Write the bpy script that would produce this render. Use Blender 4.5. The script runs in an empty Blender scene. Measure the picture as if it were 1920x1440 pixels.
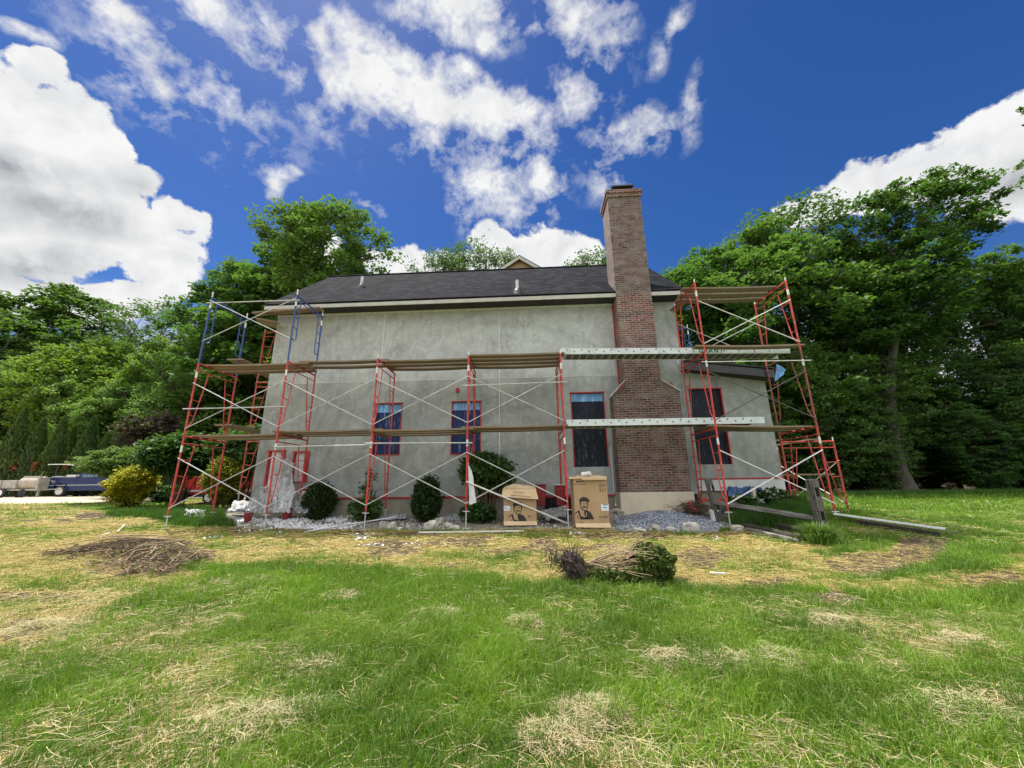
import bpy, math, random
import numpy as np
from mathutils import Matrix, Vector
scene = bpy.context.scene
COL = scene.collection
rad = math.radians

EXPOSURE = 0.98; SKYH, SKYS, SKYV = .513, 1.30, .47; CLOUD = 3.95; SKYSTR = .12; SUNE = 4.2; LEAFSAT = 1.0
# ---------------------------------------------------------------- camera
FPX, TH, RO, YAW, CZ = 721.0, .2555, -.013, .0232, 1.6      # focal length in px of a 1920 wide frame, tilt, roll, yaw, eye height
_r = np.array([math.cos(YAW), math.sin(YAW), 0.]); _f = np.array([-math.sin(YAW), math.cos(YAW), 0.]); _u = np.array([0, 0, 1.])
FW = _f*math.cos(TH) + _u*math.sin(TH); _up = _u*math.cos(TH) - _f*math.sin(TH)
RT = _r*math.cos(RO) + _up*math.sin(RO); UP = _up*math.cos(RO) - _r*math.sin(RO)
CAM = np.array([0, 0, CZ])
cd = bpy.data.cameras.new("camera"); cam = bpy.data.objects.new("camera", cd); COL.objects.link(cam)
cd.sensor_width = 36; cd.lens = FPX/1920*36; cd.clip_end = 3000; cd.clip_start = .05
M = Matrix.Identity(4)
for i in range(3):
    M[i][0] = RT[i]; M[i][1] = UP[i]; M[i][2] = -FW[i]; M[i][3] = CAM[i]
cam.matrix_world = M
scene.camera = cam
scene.view_settings.view_transform = 'Standard'; scene.view_settings.look = 'None'
scene.view_settings.gamma = 1; scene.view_settings.use_curve_mapping = False
scene.view_settings.exposure = EXPOSURE
scene.cycles.max_bounces = 6; scene.cycles.transparent_max_bounces = 6; scene.cycles.diffuse_bounces = 3

def ray(x, y): return FW*FPX + RT*(x-960) + UP*(720-y)
def at(x, y, Y):
    d = ray(x, y); return CAM + d*(Y/d[1])
def project(X, Y, Z):
    P = np.stack([X, Y, Z-CZ], -1); d = P@FW; d = np.where(d < .05, .05, d)
    return 960 + P@RT/d*FPX, 720 - P@UP/d*FPX
# ---------------------------------------------------------------- noise + ground
def vnoise(x, y, s, seed=0):
    x = np.asarray(x, float)/s + 1000.37*(seed+1); y = np.asarray(y, float)/s + 517.11*(seed+1)
    xi = np.floor(x); yi = np.floor(y); fx = x-xi; fy = y-yi
    fx = fx*fx*(3-2*fx); fy = fy*fy*(3-2*fy)
    def h(a, b):
        v = np.sin(a*127.1+b*311.7+seed*17.3)*43758.5453; return v-np.floor(v)
    return (h(xi, yi)*(1-fx)+h(xi+1, yi)*fx)*(1-fy)+(h(xi, yi+1)*(1-fx)+h(xi+1, yi+1)*fx)*fy
def fbm(x, y, s, seed=0, o=4):
    t = 0; a = .5; n = 0
    for k in range(o): t = t+a*vnoise(x, y, s, seed+k*7); n += a; a *= .5; s *= .47
    return t/n
def sm(a, b, x):
    t = np.clip((x-a)/(b-a), 0, 1); return t*t*(3-2*t)
def ground(X, Y):
    X = np.asarray(X, float); Y = np.asarray(Y, float)
    z = .062*np.clip(Y, -6, 10.2)
    z = z + .13*sm(10.2, 11.4, Y)
    tgt = 1.14*(1-sm(-14, 4, X)) + .5*sm(-14, 4, X)
    t = sm(12, 25, Y); z = z*(1-t) + tgt*t
    z = z + .10*np.exp(-((X+9.5)/2.6)**2-((Y-10)/2)**2) + .20*np.exp(-((X-7.6)/1.7)**2-((Y-10)/1.3)**2)
    near = 1-sm(12, 30, Y)
    z = z + near*(.07*(fbm(X, Y, 1.7, 3)-.5) + .03*(fbm(X, Y, .45, 5, 3)-.5))
    return z
def gz(x, y): return float(ground(x, y))
def gnd(px, py):
    d = ray(px, py); d = d/d[1]
    lo, hi = 1.0, 60.0
    for _ in range(50):
        m = (lo+hi)/2; P = CAM+d*m
        if P[2] > gz(P[0], P[1]): lo = m
        else: hi = m
    P = CAM+d*lo; return np.array([P[0], P[1], gz(P[0], P[1])])

# ---------------------------------------------------------------- materials
def nodes(m):
    m.use_nodes = True; nt = m.node_tree; nt.nodes.clear(); return nt
class NT:
    def __init__(s, nt): s.nt = nt
    def n(s, t, **k):
        nd = s.nt.nodes.new(t)
        for a, b in k.items():
            if a.startswith('i_'): nd.inputs[a[2:].replace('_', ' ')].default_value = b
            else: setattr(nd, a, b)
        return nd
    def l(s, a, b): s.nt.links.new(a, b)
    def math(s, op, a, b=None, c=None, clamp=False):
        nd = s.n('ShaderNodeMath', operation=op); nd.use_clamp = clamp
        for i, v in enumerate((a, b, c)):
            if v is None: continue
            if isinstance(v, (int, float)): nd.inputs[i].default_value = v
            else: s.l(v, nd.inputs[i])
        return nd.outputs[0]
    def noise(s, vec, scale, detail=4, rough=.55, dist=0):
        nd = s.n('ShaderNodeTexNoise'); nd.inputs['Scale'].default_value = scale; nd.inputs['Detail'].default_value = detail
        nd.inputs['Roughness'].default_value = rough; nd.inputs['Distortion'].default_value = dist
        if vec is not None: s.l(vec, nd.inputs['Vector'])
        return nd.outputs[0]
    def mapping(s, vec, loc=(0,0,0), rot=(0,0,0), scale=(1,1,1), typ='POINT'):
        nd = s.n('ShaderNodeMapping'); nd.vector_type = typ
        nd.inputs['Location'].default_value = loc; nd.inputs['Rotation'].default_value = rot; nd.inputs['Scale'].default_value = scale
        s.l(vec, nd.inputs['Vector']); return nd.outputs[0]
    def ramp(s, fac, stops, interp='LINEAR'):
        nd = s.n('ShaderNodeValToRGB'); e = nd.color_ramp.elements; nd.color_ramp.interpolation = interp
        while len(e) > 1: e.remove(e[-1])
        e[0].position = stops[0][0]; e[0].color = (*stops[0][1], 1)
        for p, c in stops[1:]:
            q = e.new(p); q.color = (*c, 1)
        s.l(fac, nd.inputs[0]); return nd.outputs[0]
    def mix(s, fac, a, b, blend='MIX'):
        nd = s.n('ShaderNodeMix', data_type='RGBA', blend_type=blend)
        for sock, v in ((nd.inputs[0], fac), (nd.inputs[6], a), (nd.inputs[7], b)):
            if isinstance(v, (int, float)): sock.default_value = v
            elif isinstance(v, tuple): sock.default_value = (*v, 1)
            else: s.l(v, sock)
        return nd.outputs[2]
    def rng(s, v, a, b, c=0, d=1):
        nd = s.n('ShaderNodeMapRange'); s.l(v, nd.inputs[0])
        for i, q in enumerate((a, b, c, d)): nd.inputs[1+i].default_value = q
        return nd.outputs[0]
    def obj(s): return s.n('ShaderNodeTexCoord').outputs['Object']
    def attr(s, name): return s.n('ShaderNodeAttribute', attribute_name=name).outputs['Fac']
    def bump(s, h, strength=.3, dist=.02):
        nd = s.n('ShaderNodeBump'); nd.inputs['Strength'].default_value = strength; nd.inputs['Distance'].default_value = dist
        s.l(h, nd.inputs['Height']); return nd.outputs[0]
    def out(s, col, rough=.7, metal=0, normal=None, spec=None, trans=0, alpha=None):
        p = s.n('ShaderNodeBsdfPrincipled')
        for sock, v in (('Base Color', col), ('Roughness', rough), ('Metallic', metal), ('Alpha', alpha)):
            if v is None: continue
            if isinstance(v, (int, float)): p.inputs[sock].default_value = v
            elif isinstance(v, tuple): p.inputs[sock].default_value = (*v, 1)
            else: s.l(v, p.inputs[sock])
        if spec is not None: p.inputs['Specular IOR Level'].default_value = spec
        if normal is not None: s.l(normal, p.inputs['Normal'])
        o = s.n('ShaderNodeOutputMaterial')
        s.l(p.outputs[0], o.inputs[0])
        return p
MATS = {}
def mat(name, c1, c2=None, rough=.6, metal=0, scale=8, stretch=(1,1,1), bump=.2, dist=.01, spec=None, detail=5, lo=.35, hi=.65):
    if name in MATS: return MATS[name]
    m = bpy.data.materials.new(name); t = NT(nodes(m)); MATS[name] = m
    v = t.mapping(t.obj(), scale=stretch)
    n = t.noise(v, scale, detail)
    if c2 is None: c2 = tuple(x*.7 for x in c1)
    col = t.mix(t.rng(n, lo, hi), c1, c2)
    t.out(col, rough, metal, t.bump(n, bump, dist) if bump else None, spec)
    return m
def leaf_mat(name, dark, light, trans=.35, hue=.02):
    m = bpy.data.materials.new(name); t = NT(nodes(m)); MATS[name] = m
    tint = t.attr('tint'); oi = t.n('ShaderNodeObjectInfo').outputs['Random']
    col = t.mix(tint, dark, light)
    hs = t.n('ShaderNodeHueSaturation'); t.l(col, hs.inputs['Color'])
    t.l(t.rng(oi, 0, 1, .5-hue, .5+hue), hs.inputs['Hue']); t.l(t.rng(oi, 0, 1, 1.18, .85), hs.inputs['Value'])
    hs.inputs['Saturation'].default_value = LEAFSAT
    d = t.n('ShaderNodeBsdfDiffuse'); tr = t.n('ShaderNodeBsdfTranslucent'); g = t.n('ShaderNodeBsdfGlossy'); g.inputs['Roughness'].default_value = .6
    t.l(hs.outputs[0], d.inputs[0]); 
    tc = t.mix(.40, hs.outputs[0], (.17, .34, .04)); tc = t.mix(1.0, tc, (1.0, 1.0, .8), 'MULTIPLY'); t.l(tc, tr.inputs[0])
    mx = t.n('ShaderNodeMixShader'); mx.inputs[0].default_value = trans; t.l(d.outputs[0], mx.inputs[1]); t.l(tr.outputs[0], mx.inputs[2])
    m2 = t.n('ShaderNodeMixShader'); m2.inputs[0].default_value = .03; t.l(mx.outputs[0], m2.inputs[1]); t.l(g.outputs[0], m2.inputs[2])
    o = t.n('ShaderNodeOutputMaterial'); t.l(m2.outputs[0], o.inputs[0])
    return m

# ---------------------------------------------------------------- sky
SUN_EL, SUN_AZ = 66.0, -48.0        # the sun stands high behind the house, azimuth clockwise from +Y
w = bpy.data.worlds.new("World"); scene.world = w; w.use_nodes = True
wt = w.node_tree; wt.nodes.clear(); T = NT(wt)
sky = T.n('ShaderNodeTexSky', sky_type='NISHITA', sun_disc=False, sun_elevation=rad(SUN_EL), sun_rotation=rad(SUN_AZ), altitude=300, air_density=1.0, dust_density=.3, ozone_density=4.0)
gen = T.n('ShaderNodeTexCoord').outputs['Generated']
hs = T.n('ShaderNodeHueSaturation'); T.l(sky.outputs[0], hs.inputs['Color'])
hs.inputs['Hue'].default_value = SKYH; hs.inputs['Saturation'].default_value = SKYS; hs.inputs['Value'].default_value = SKYV
# stereographic map of directions round a fixed point of the northern sky
c_ = np.array([0, math.cos(rad(35)), math.sin(rad(35))]); a_ = np.array([1., 0, 0]); b_ = np.cross(a_, c_)
def st(n):
    n = n/np.linalg.norm(n); k = 2/(1+n@c_); return np.array([n@a_*k, n@b_*k])
def dotn(v):
    nd = T.n('ShaderNodeVectorMath', operation='DOT_PRODUCT'); T.l(gen, nd.inputs[0]); nd.inputs[1].default_value = tuple(v); return nd.outputs['Value']
k = T.math('DIVIDE', 2.0, T.math('MAXIMUM', T.math('ADD', dotn(c_), 1.0), .05))
cx = T.n('ShaderNodeCombineXYZ'); T.l(T.math('MULTIPLY', dotn(a_), k), cx.inputs[0]); T.l(T.math('MULTIPLY', dotn(b_), k), cx.inputs[1])
P0 = cx.outputs[0]
def warp(vec, scale, amt, detail=4):
    nd = T.n('ShaderNodeTexNoise'); nd.inputs['Scale'].default_value = scale; nd.inputs['Detail'].default_value = detail; T.l(vec, nd.inputs['Vector'])
    s1 = T.n('ShaderNodeVectorMath', operation='SUBTRACT'); T.l(nd.outputs['Color'], s1.inputs[0]); s1.inputs[1].default_value = (.5, .5, .5)
    s2 = T.n('ShaderNodeVectorMath', operation='SCALE'); T.l(s1.outputs[0], s2.inputs[0]); s2.inputs['Scale'].default_value = amt
    s3 = T.n('ShaderNodeVectorMath', operation='ADD'); T.l(vec, s3.inputs[0]); T.l(s2.outputs[0], s3.inputs[1]); return s3.outputs[0]
def blobs(vec, L):
    acc = None
    for b in L:
        x, y, rx, ry = b[:4]; ro = b[4] if len(b) > 4 else 0; stg = b[5] if len(b) > 5 else 1
        p = st(ray(x, y)); e = st(ray(x+4, y))-p; s = np.linalg.norm(e)/4; ang = math.atan2(e[1], e[0])
        v = T.mapping(vec, (p[0], p[1], 0), (0, 0, ang-rad(ro)), (rx*s, ry*s, 1), 'TEXTURE')
        ln = T.n('ShaderNodeVectorMath', operation='LENGTH'); T.l(v, ln.inputs[0])
        d = T.math('MULTIPLY_ADD', ln.outputs['Value'], -stg, stg)
        acc = d if acc is None else T.math('MAXIMUM', acc, d)
    return acc
CUM = [(10,240,190,150),(170,340,130,90),(110,240,120,125),(60,130,60,45),(185,275,75,60,35),(60,400,230,190),(190,430,150,115),(280,470,120,105),(330,412,52,42),(305,530,60,58),(230,550,130,60),(80,560,200,80),(-60,350,240,260),
 (1530,385,95,38,-14),(1590,365,100,45,-12),(1650,350,110,70,-15),(1740,325,120,90,-15),(1835,290,120,95,-20),(1930,245,130,100,-20),(1900,350,180,110),(2010,300,190,190),
 (750,500,78,42),(850,505,85,42),(930,470,50,50),(1000,478,100,52),(1080,484,66,34),(600,470,45,50)]
WIS = [(250,30,95,55,40),(310,100,60,40,55),(375,190,30,45,0,.6),(440,30,150,60,30,.6),(500,100,130,70,40,.55),(560,160,110,40,60,.4),(655,95,80,70,20,1.5),(740,130,90,60,20,1.5),(690,160,120,75,25,1.4),(790,185,150,80,10,1.7),(900,215,125,65,20,1.7),(980,225,70,55,0,1.3),(810,265,75,45,30,.8),
 (905,330,55,110,5,.9),(990,275,60,60,20,.9),(950,380,75,80,0,.8),(1015,330,45,80,0,.8),(880,10,170,60,0,1),(1050,20,100,60,20,.85),(1110,90,45,95,20,.55),(1080,170,50,90,0,.25),(516,325,48,30,15,1.2),(1185,268,85,36,-10,.75),(1140,320,40,40,40,.35),(1290,205,20,55,0,.38),(1257,40,16,45,20,.32),(690,385,35,16,30,.6),(30,45,75,22,12,.75),(350,160,170,90,35,.35),(1215,120,20,30,0,.35)]
dc = blobs(warp(P0, 5.0, .10, 6), CUM)
nc = T.noise(warp(P0, 14, .03, 4), 9.5, 12, .60)
nf3 = T.noise(P0, 34, 8, .6); dcum = T.math('ADD', dc, T.math('ADD', T.math('MULTIPLY_ADD', nc, 1.9, -.98), T.math('MULTIPLY_ADD', nf3, .42, -.21)))
acum = T.math('MULTIPLY', T.rng(dcum, -.03, .12), T.rng(dc, -.34, -.08))
dw = blobs(warp(P0, 4.5, .16, 5), WIS)
nw = T.noise(warp(T.mapping(P0, rot=(0, 0, rad(-35)), scale=(.9, 1.1, 1)), 9, .07, 5), 8.5, 12, .60)
nf2 = T.noise(warp(P0, 20, .02, 3), 26, 9, .62); dwis = T.math('ADD', dw, T.math('ADD', T.math('MULTIPLY_ADD', nw, 4.6, -2.58), T.math('MULTIPLY_ADD', nf2, 1.9, -.95)))
awis = T.math('MULTIPLY', T.rng(dwis, -.35, .75), T.rng(dw, -.30, .15))
# clouds low on the horizon, then unseen ones added behind and overhead as fill
el = dotn((0, 0, 1))
nf = T.noise(T.mapping(gen, scale=(1, 1, 2.6)), 3.2, 8, .58)
alow = T.math('MULTIPLY', T.rng(nf, .42, .52), T.rng(el, .36, .20))
front = T.rng(dotn(tuple(FW)), .35, .1)
fill_back = T.math('MULTIPLY', T.rng(nf, .36, .48), front)
fill_over = T.math('MULTIPLY', T.rng(nf, .30, .42), T.rng(el, .875, .93))
fac = T.math('MAXIMUM', T.math('MAXIMUM', acum, T.math('MAXIMUM', awis, fill_over)), T.math('MAXIMUM', alow, fill_back), clamp=True)
gl = blobs(warp(P0, 4, .12), [(40,330,190,80,10,1),(120,400,200,90,10,1),(60,490,200,70,0,.9),(250,330,60,50,0,.5),(1800,360,160,60,-15,.8),(1920,330,140,90,0,.8)])
grey = T.math('MULTIPLY', T.rng(gl, -.05, .9), T.rng(T.noise(warp(P0, 8, .1, 4), 9, 9, .6), .36, .58, .25, 1.0))
edge = T.rng(T.noise(warp(P0, 12, .06, 4), 13, 9, .6), .42, .66)
cc = T.mix(grey, (1.0, 1.0, 1.0), (.40, .42, .45))
cc = T.mix(T.math('MULTIPLY', edge, .34), cc, (.50, .53, .58))
cs = T.n('ShaderNodeVectorMath', operation='SCALE'); T.l(cc, cs.inputs[0]); cs.inputs['Scale'].default_value = CLOUD
over = T.rng(el, .885, .95)
T.l(T.math('MULTIPLY_ADD', T.math('MAXIMUM', T.math('MULTIPLY', front, T.rng(el, .1, .75, .25, 1.6)), T.math('MULTIPLY', over, 2.2)), CLOUD, CLOUD), cs.inputs['Scale'])  # added clouds out of view are brightened to fill the shaded wall
colw = T.mix(fac, hs.outputs[0], cs.outputs[0])
bg = T.n('ShaderNodeBackground'); T.l(colw, bg.inputs[0]); bg.inputs[1].default_value = SKYSTR
wo = T.n('ShaderNodeOutputWorld'); T.l(bg.outputs[0], wo.inputs[0])
w.cycles.sampling_method = 'MANUAL'; w.cycles.sample_map_resolution = 512
# ---------------------------------------------------------------- sun
sd = bpy.data.lights.new("sun", 'SUN'); so = bpy.data.objects.new("sun", sd); COL.objects.link(so)
sd.energy = SUNE; sd.angle = rad(1.2); sd.color = (1.0, .95, .87)
sv = Vector((math.sin(rad(SUN_AZ))*math.cos(rad(SUN_EL)), math.cos(rad(SUN_AZ))*math.cos(rad(SUN_EL)), math.sin(rad(SUN_EL))))
so.rotation_euler = sv.to_track_quat('Z', 'Y').to_euler()
# ---------------------------------------------------------------- mesh helpers
class MB:
    def __init__(s): s.v = []; s.f = []
    def quad(s, *p):
        i = len(s.v); s.v += [tuple(map(float, q)) for q in p]; s.f.append(tuple(range(i, i+len(p)))); return s
    def box(s, x0, x1, y0, y1, z0, z1, M=None):
        i = len(s.v)
        P = [(x, y, z) for z in (z0, z1) for y in (y0, y1) for x in (x0, x1)]
        if M is not None: P = [tuple(M@Vector(p)) for p in P]
        s.v += P
        s.f += [tuple(i+j for j in q) for q in ((0,2,3,1),(4,5,7,6),(0,1,5,4),(2,6,7,3),(0,4,6,2),(1,3,7,5))]
        return s
    def beam(s, p0, p1, w, h, up=(0,0,1)):
        p0 = Vector(p0); p1 = Vector(p1); d = (p1-p0); L = d.length; d.normalize(); up = Vector(up)
        sd = d.cross(up).normalized(); u2 = sd.cross(d).normalized()
        M = Matrix((( d.x, sd.x, u2.x, p0.x), (d.y, sd.y, u2.y, p0.y), (d.z, sd.z, u2.z, p0.z), (0,0,0,1)))
        return s.box(0, L, -w/2, w/2, -h/2, h/2, M)
    def tube(s, pts, r, n=8, cap=True):
        pts = [Vector(p) for p in pts]; rs = r if isinstance(r, (list, tuple)) else [r]*len(pts)
        i0 = len(s.v); ref = None
        for k, p in enumerate(pts):
            d = (pts[min(k+1, len(pts)-1)]-pts[max(k-1, 0)])
            if d.length < 1e-9: d = Vector((0,0,1))
            d.normalize()
            if ref is None: ref = Vector((0,0,1)) if abs(d.z) < .9 else Vector((1,0,0))
            a = d.cross(ref)
            if a.length < 1e-6: a = d.cross(Vector((0,1,0)))
            a.normalize(); b = d.cross(a).normalized(); ref = -b if False else ref
            for j in range(n):
                t = 2*math.pi*j/n; q = p + a*(math.cos(t)*rs[k]) + b*(math.sin(t)*rs[k]); s.v.append(tuple(q))
        for k in range(len(pts)-1):
            for j in range(n):
                a = i0+k*n+j; b = i0+k*n+(j+1) % n; s.f.append((a, b, b+n, a+n))
        if cap:
            s.f.append(tuple(i0+j for j in range(n))[::-1]); e = i0+(len(pts)-1)*n; s.f.append(tuple(e+j for j in range(n)))
        return s
    def lathe(s, prof, c=(0,0,0), n=20, axis='z'):
        i0 = len(s.v)
        for r, z in prof:
            for j in range(n):
                t = 2*math.pi*j/n; x, y = r*math.cos(t), r*math.sin(t)
                p = (x, y, z) if axis == 'z' else ((z, x, y) if axis == 'x' else (x, z, y))
                s.v.append((p[0]+c[0], p[1]+c[1], p[2]+c[2]))
        for k in range(len(prof)-1):
            for j in range(n):
                a = i0+k*n+j; b = i0+k*n+(j+1) % n; s.f.append((a, b, b+n, a+n))
        s.f.append(tuple(i0+j for j in range(n))[::-1]); e = i0+(len(prof)-1)*n; s.f.append(tuple(e+j for j in range(n)))
        return s
    def prism(s, poly, h0, h1, M):   # poly in local xy, extruded in z, placed by M
        i = len(s.v); n = len(poly)
        s.v += [tuple(M@Vector((x, y, h0))) for x, y in poly] + [tuple(M@Vector((x, y, h1))) for x, y in poly]
        s.f.append(tuple(i+j for j in range(n))[::-1]); s.f.append(tuple(i+n+j for j in range(n)))
        for j in range(n):
            k = (j+1) % n; s.f.append((i+j, i+k, i+n+k, i+n+j))
        return s
    def build(s, name, m, parent=None, smooth=False, bevel=0):
        me = bpy.data.meshes.new(name); me.from_pydata(s.v, [], s.f); me.update()
        if smooth:
            me.polygons.foreach_set('use_smooth', [True]*len(me.polygons)); me.set_sharp_from_angle(angle=rad(40))
        o = bpy.data.objects.new(name, me); COL.objects.link(o)
        if m is not None: me.materials.append(MATS[m] if isinstance(m, str) else m)
        if parent is not None: o.parent = parent
        if bevel:
            b = o.modifiers.new('bevel', 'BEVEL'); b.width = bevel; b.segments = 2; b.limit_method = 'ANGLE'
        return o
def fastmesh(name, verts, quads=None, tris=None, m=None, parent=None, tint=None, smooth=False):
    me = bpy.data.meshes.new(name)
    verts = np.asarray(verts, np.float32); nq = 0 if quads is None else len(quads); ntr = 0 if tris is None else len(tris)
    me.vertices.add(len(verts)); me.vertices.foreach_set('co', verts.ravel())
    li = []
    if nq: li.append(np.asarray(quads, np.int32).ravel())
    if ntr: li.append(np.asarray(tris, np.int32).ravel())
    li = np.concatenate(li); me.loops.add(len(li)); me.loops.foreach_set('vertex_index', li)
    me.polygons.add(nq+ntr)
    ls = np.concatenate([np.arange(nq)*4, nq*4+np.arange(ntr)*3]).astype(np.int32)
    me.polygons.foreach_set('loop_start', ls)
    me.update(calc_edges=True)
    if tint is not None:
        a = me.attributes.new('tint', 'FLOAT', 'POINT'); a.data.foreach_set('value', np.asarray(tint, np.float32))
    if smooth: me.polygons.foreach_set('use_smooth', np.ones(nq+ntr, bool))
    me.materials.append(MATS[m] if isinstance(m, str) else m)
    o = bpy.data.objects.new(name, me); COL.objects.link(o)
    if parent is not None: o.parent = parent
    return o
def tag(o, label=None, cat=None, group=None, kind=None):
    for k, v in (('label', label), ('category', cat), ('group', group), ('kind', kind)):
        if v: o[k] = v
    return o
def empty(name, loc=(0,0,0), rz=0, label=None, cat=None, group=None):
    o = bpy.data.objects.new(name, None); COL.objects.link(o); o.location = tuple(map(float, loc)); o.rotation_euler = (0, 0, rz); o.empty_display_size = .2
    return tag(o, label, cat, group)
def dup(root, loc=None, rot=None, scale=None, label=None, cat=None, group=None):
    kids = {}
    for o in list(root.children_recursive): kids.setdefault(o.parent, []).append(o)
    def cp(o, par):
        c = o.copy(); COL.objects.link(c)
        if par is not None: c.parent = par
        for ch in kids.get(o, []): cp(ch, c)
        return c
    r = cp(root, None)
    if loc is not None: r.location = tuple(map(float, loc))
    if rot is not None: r.rotation_euler = rot
    if scale is not None: r.scale = scale
    return tag(r, label, cat, group)
ORD = ['first', 'second', 'third', 'fourth', 'fifth', 'sixth', 'seventh', 'eighth', 'ninth', 'tenth', 'eleventh', 'twelfth']

# ---------------------------------------------------------------- materials of the place
def special_mats():
    # stucco: grey scratch coat with trowel marks and damp streaks
    m = bpy.data.materials.new('stucco'); t = NT(nodes(m)); MATS['stucco'] = m; v = t.obj()
    big = t.noise(t.mapping(v, scale=(1, 1, .8)), 1.1, 5, .6, 1.2)
    tro = t.noise(t.mapping(v, scale=(1, 1, 1.2)), 2.2, 9, .72, 3.5)
    stk = t.noise(t.mapping(v, scale=(7, 1, .35)), 1.2, 5, .6, .3)
    fin = t.noise(v, 60, 4)
    c = t.mix(t.rng(big, .32, .68), (.455, .478, .468), (.315, .332, .326))
    c = t.mix(t.math('MULTIPLY', t.rng(tro, .52, .62), .8), c, (.52, .54, .52))
    msk = t.rng(t.noise(v, 1.3, 4, .6), .50, .62); c = t.mix(t.math('MULTIPLY', t.math('MULTIPLY', t.rng(t.math('ABSOLUTE', t.math('SUBTRACT', tro, .47)), .014, 0), .9), msk), c, (.13, .135, .13))
    blo = t.noise(t.mapping(v, scale=(1.6, 1, .7)), 1.7, 7, .62, 1.6); c = t.mix(t.math('MULTIPLY', t.rng(blo, .51, .55), .36), c, (.24, .25, .245))
    c = t.mix(t.math('MULTIPLY', t.rng(stk, .55, .75), .32), c, (.17, .172, .16))
    wv = t.n('ShaderNodeTexWave', wave_type='RINGS', rings_direction='Y'); wv.inputs['Scale'].default_value = .55; wv.inputs['Distortion'].default_value = 14; wv.inputs['Detail'].default_value = 5; wv.inputs['Detail Scale'].default_value = .8; t.l(v, wv.inputs['Vector'])
    wm = t.rng(t.noise(v, .9, 3, .5), .48, .60); c = t.mix(t.math('MULTIPLY', t.math('MULTIPLY', t.rng(wv.outputs['Fac'], .62, .95), wm), .30), c, (.20, .21, .20)); c = t.mix(t.math('MULTIPLY', t.rng(wv.outputs['Fac'], .35, .05), .16), c, (.52, .54, .52))
    pn = t.noise(t.mapping(v, scale=(1.0, 1, .02)), 1.35, 2, .5); pnn = t.rng(pn, .45, .55)
    c = t.mix(t.math('MULTIPLY', pnn, .25), c, (.42, .43, .40))
    spl = t.rng(t.noise(t.mapping(v, scale=(22, 1, 1.6)), 1.6, 6, .7), .68, .74)
    c = t.mix(t.math('MULTIPLY', spl, .14), c, (.50, .51, .48))
    sz_ = t.n('ShaderNodeSeparateXYZ'); t.l(v, sz_.inputs[0]); low_shade = t.math('LESS_THAN', t.math('ADD', sz_.outputs[2], t.math('MULTIPLY', t.math('GREATER_THAN', sz_.outputs[0], 2.9), -.5)), 4.79)
    dn = t.noise(t.mapping(v, scale=(1.2, 1, .9)), .9, 6, .6, .8); c = t.mix(t.math('MULTIPLY', low_shade, t.rng(dn, .35, .65, .45, .95)), c, t.mix(1.0, c, (.70, .72, .72), 'MULTIPLY'))  # darker coat below the seam, with shade of the plank decks painted in
    h = t.math('ADD', t.math('MULTIPLY', tro, 1.0), t.math('MULTIPLY', fin, .15))
    t.out(c, t.rng(tro, .3, .7, .75, .95), 0, t.bump(h, .5, .02))
    # brick
    def brick(name, c1, c2, mortar, wash, dark=.12):
        m = bpy.data.materials.new(name); t = NT(nodes(m)); MATS[name] = m; v = t.obj()
        sx = t.n('ShaderNodeSeparateXYZ'); t.l(v, sx.inputs[0]); nrm = t.n('ShaderNodeNewGeometry').outputs['Normal']
        sn = t.n('ShaderNodeSeparateXYZ'); t.l(nrm, sn.inputs[0])
        side = t.math('GREATER_THAN', t.math('ABSOLUTE', sn.outputs[0]), .7)
        hx = t.mix(side, sx.outputs[0], sx.outputs[1]) if False else t.math('ADD', t.math('MULTIPLY', sx.outputs[0], t.math('SUBTRACT', 1, side)), t.math('MULTIPLY', sx.outputs[1], side))
        cb = t.n('ShaderNodeCombineXYZ'); t.l(hx, cb.inputs[0]); t.l(sx.outputs[2], cb.inputs[1])
        wob = t.noise(v, 9, 2); cb2 = t.n('ShaderNodeVectorMath', operation='ADD'); t.l(cb.outputs[0], cb2.inputs[0])
        cw = t.n('ShaderNodeCombineXYZ'); t.l(t.math('MULTIPLY_ADD', wob, .012, -.006), cw.inputs[1]); t.l(cw.outputs[0], cb2.inputs[1])
        def bt(a, b, mo, freq=2):
            k = t.n('ShaderNodeTexBrick'); k.offset = .5; k.inputs['Scale'].default_value = 1; k.inputs['Brick Width'].default_value = .213; k.inputs['Row Height'].default_value = .0677
            k.inputs['Mortar Size'].default_value = .0105; k.inputs['Mortar Smooth'].default_value = .3; k.inputs['Bias'].default_value = 0
            for s, q in (('Color1', a), ('Color2', b), ('Mortar', mo)): k.inputs[s].default_value = (*q, 1)
            t.l(cb2.outputs[0], k.inputs['Vector']); return k
        k1 = bt((0, 0, 0), (1, 1, 1), (.5, .5, .5))
        c = t.ramp(k1.outputs['Color'], [(0, (.022, .018, .018)), (dark, (.04, .028, .026)), (dark+.12, c1), (.45, c2), (.62, (c1[0]*1.25, c1[1]*.95, c1[2]*.9)), (.8, (.115, .082, .068)), (1, (c2[0]*1.5, c2[1]*1.55, c2[2]*1.55))])
        n1 = t.noise(v, 14, 6, .7); c = t.mix(t.math('MULTIPLY', t.rng(n1, .35, .7), .5), c, tuple(x*.55 for x in c1))
        if wash:
            wn = t.noise(t.mapping(v, scale=(1, 1, 1.7)), 2.6, 8, .7, .5); c = t.mix(t.math('MULTIPLY', t.rng(wn, .46-.1*wash, .62-.05*wash), .25+.4*wash), c, (.30, .245, .225))
            c = t.mix(t.math('MULTIPLY', t.rng(t.noise(t.mapping(v, scale=(1, 1, 2)), 6, 8, .75), .64, .67), .8), c, (.52, .47, .43))
        mo = t.mix(t.rng(t.noise(v, 6, 4), .35, .65), mortar, tuple(x*.6 for x in mortar))
        c = t.mix(k1.outputs['Fac'], c, mo)
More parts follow.
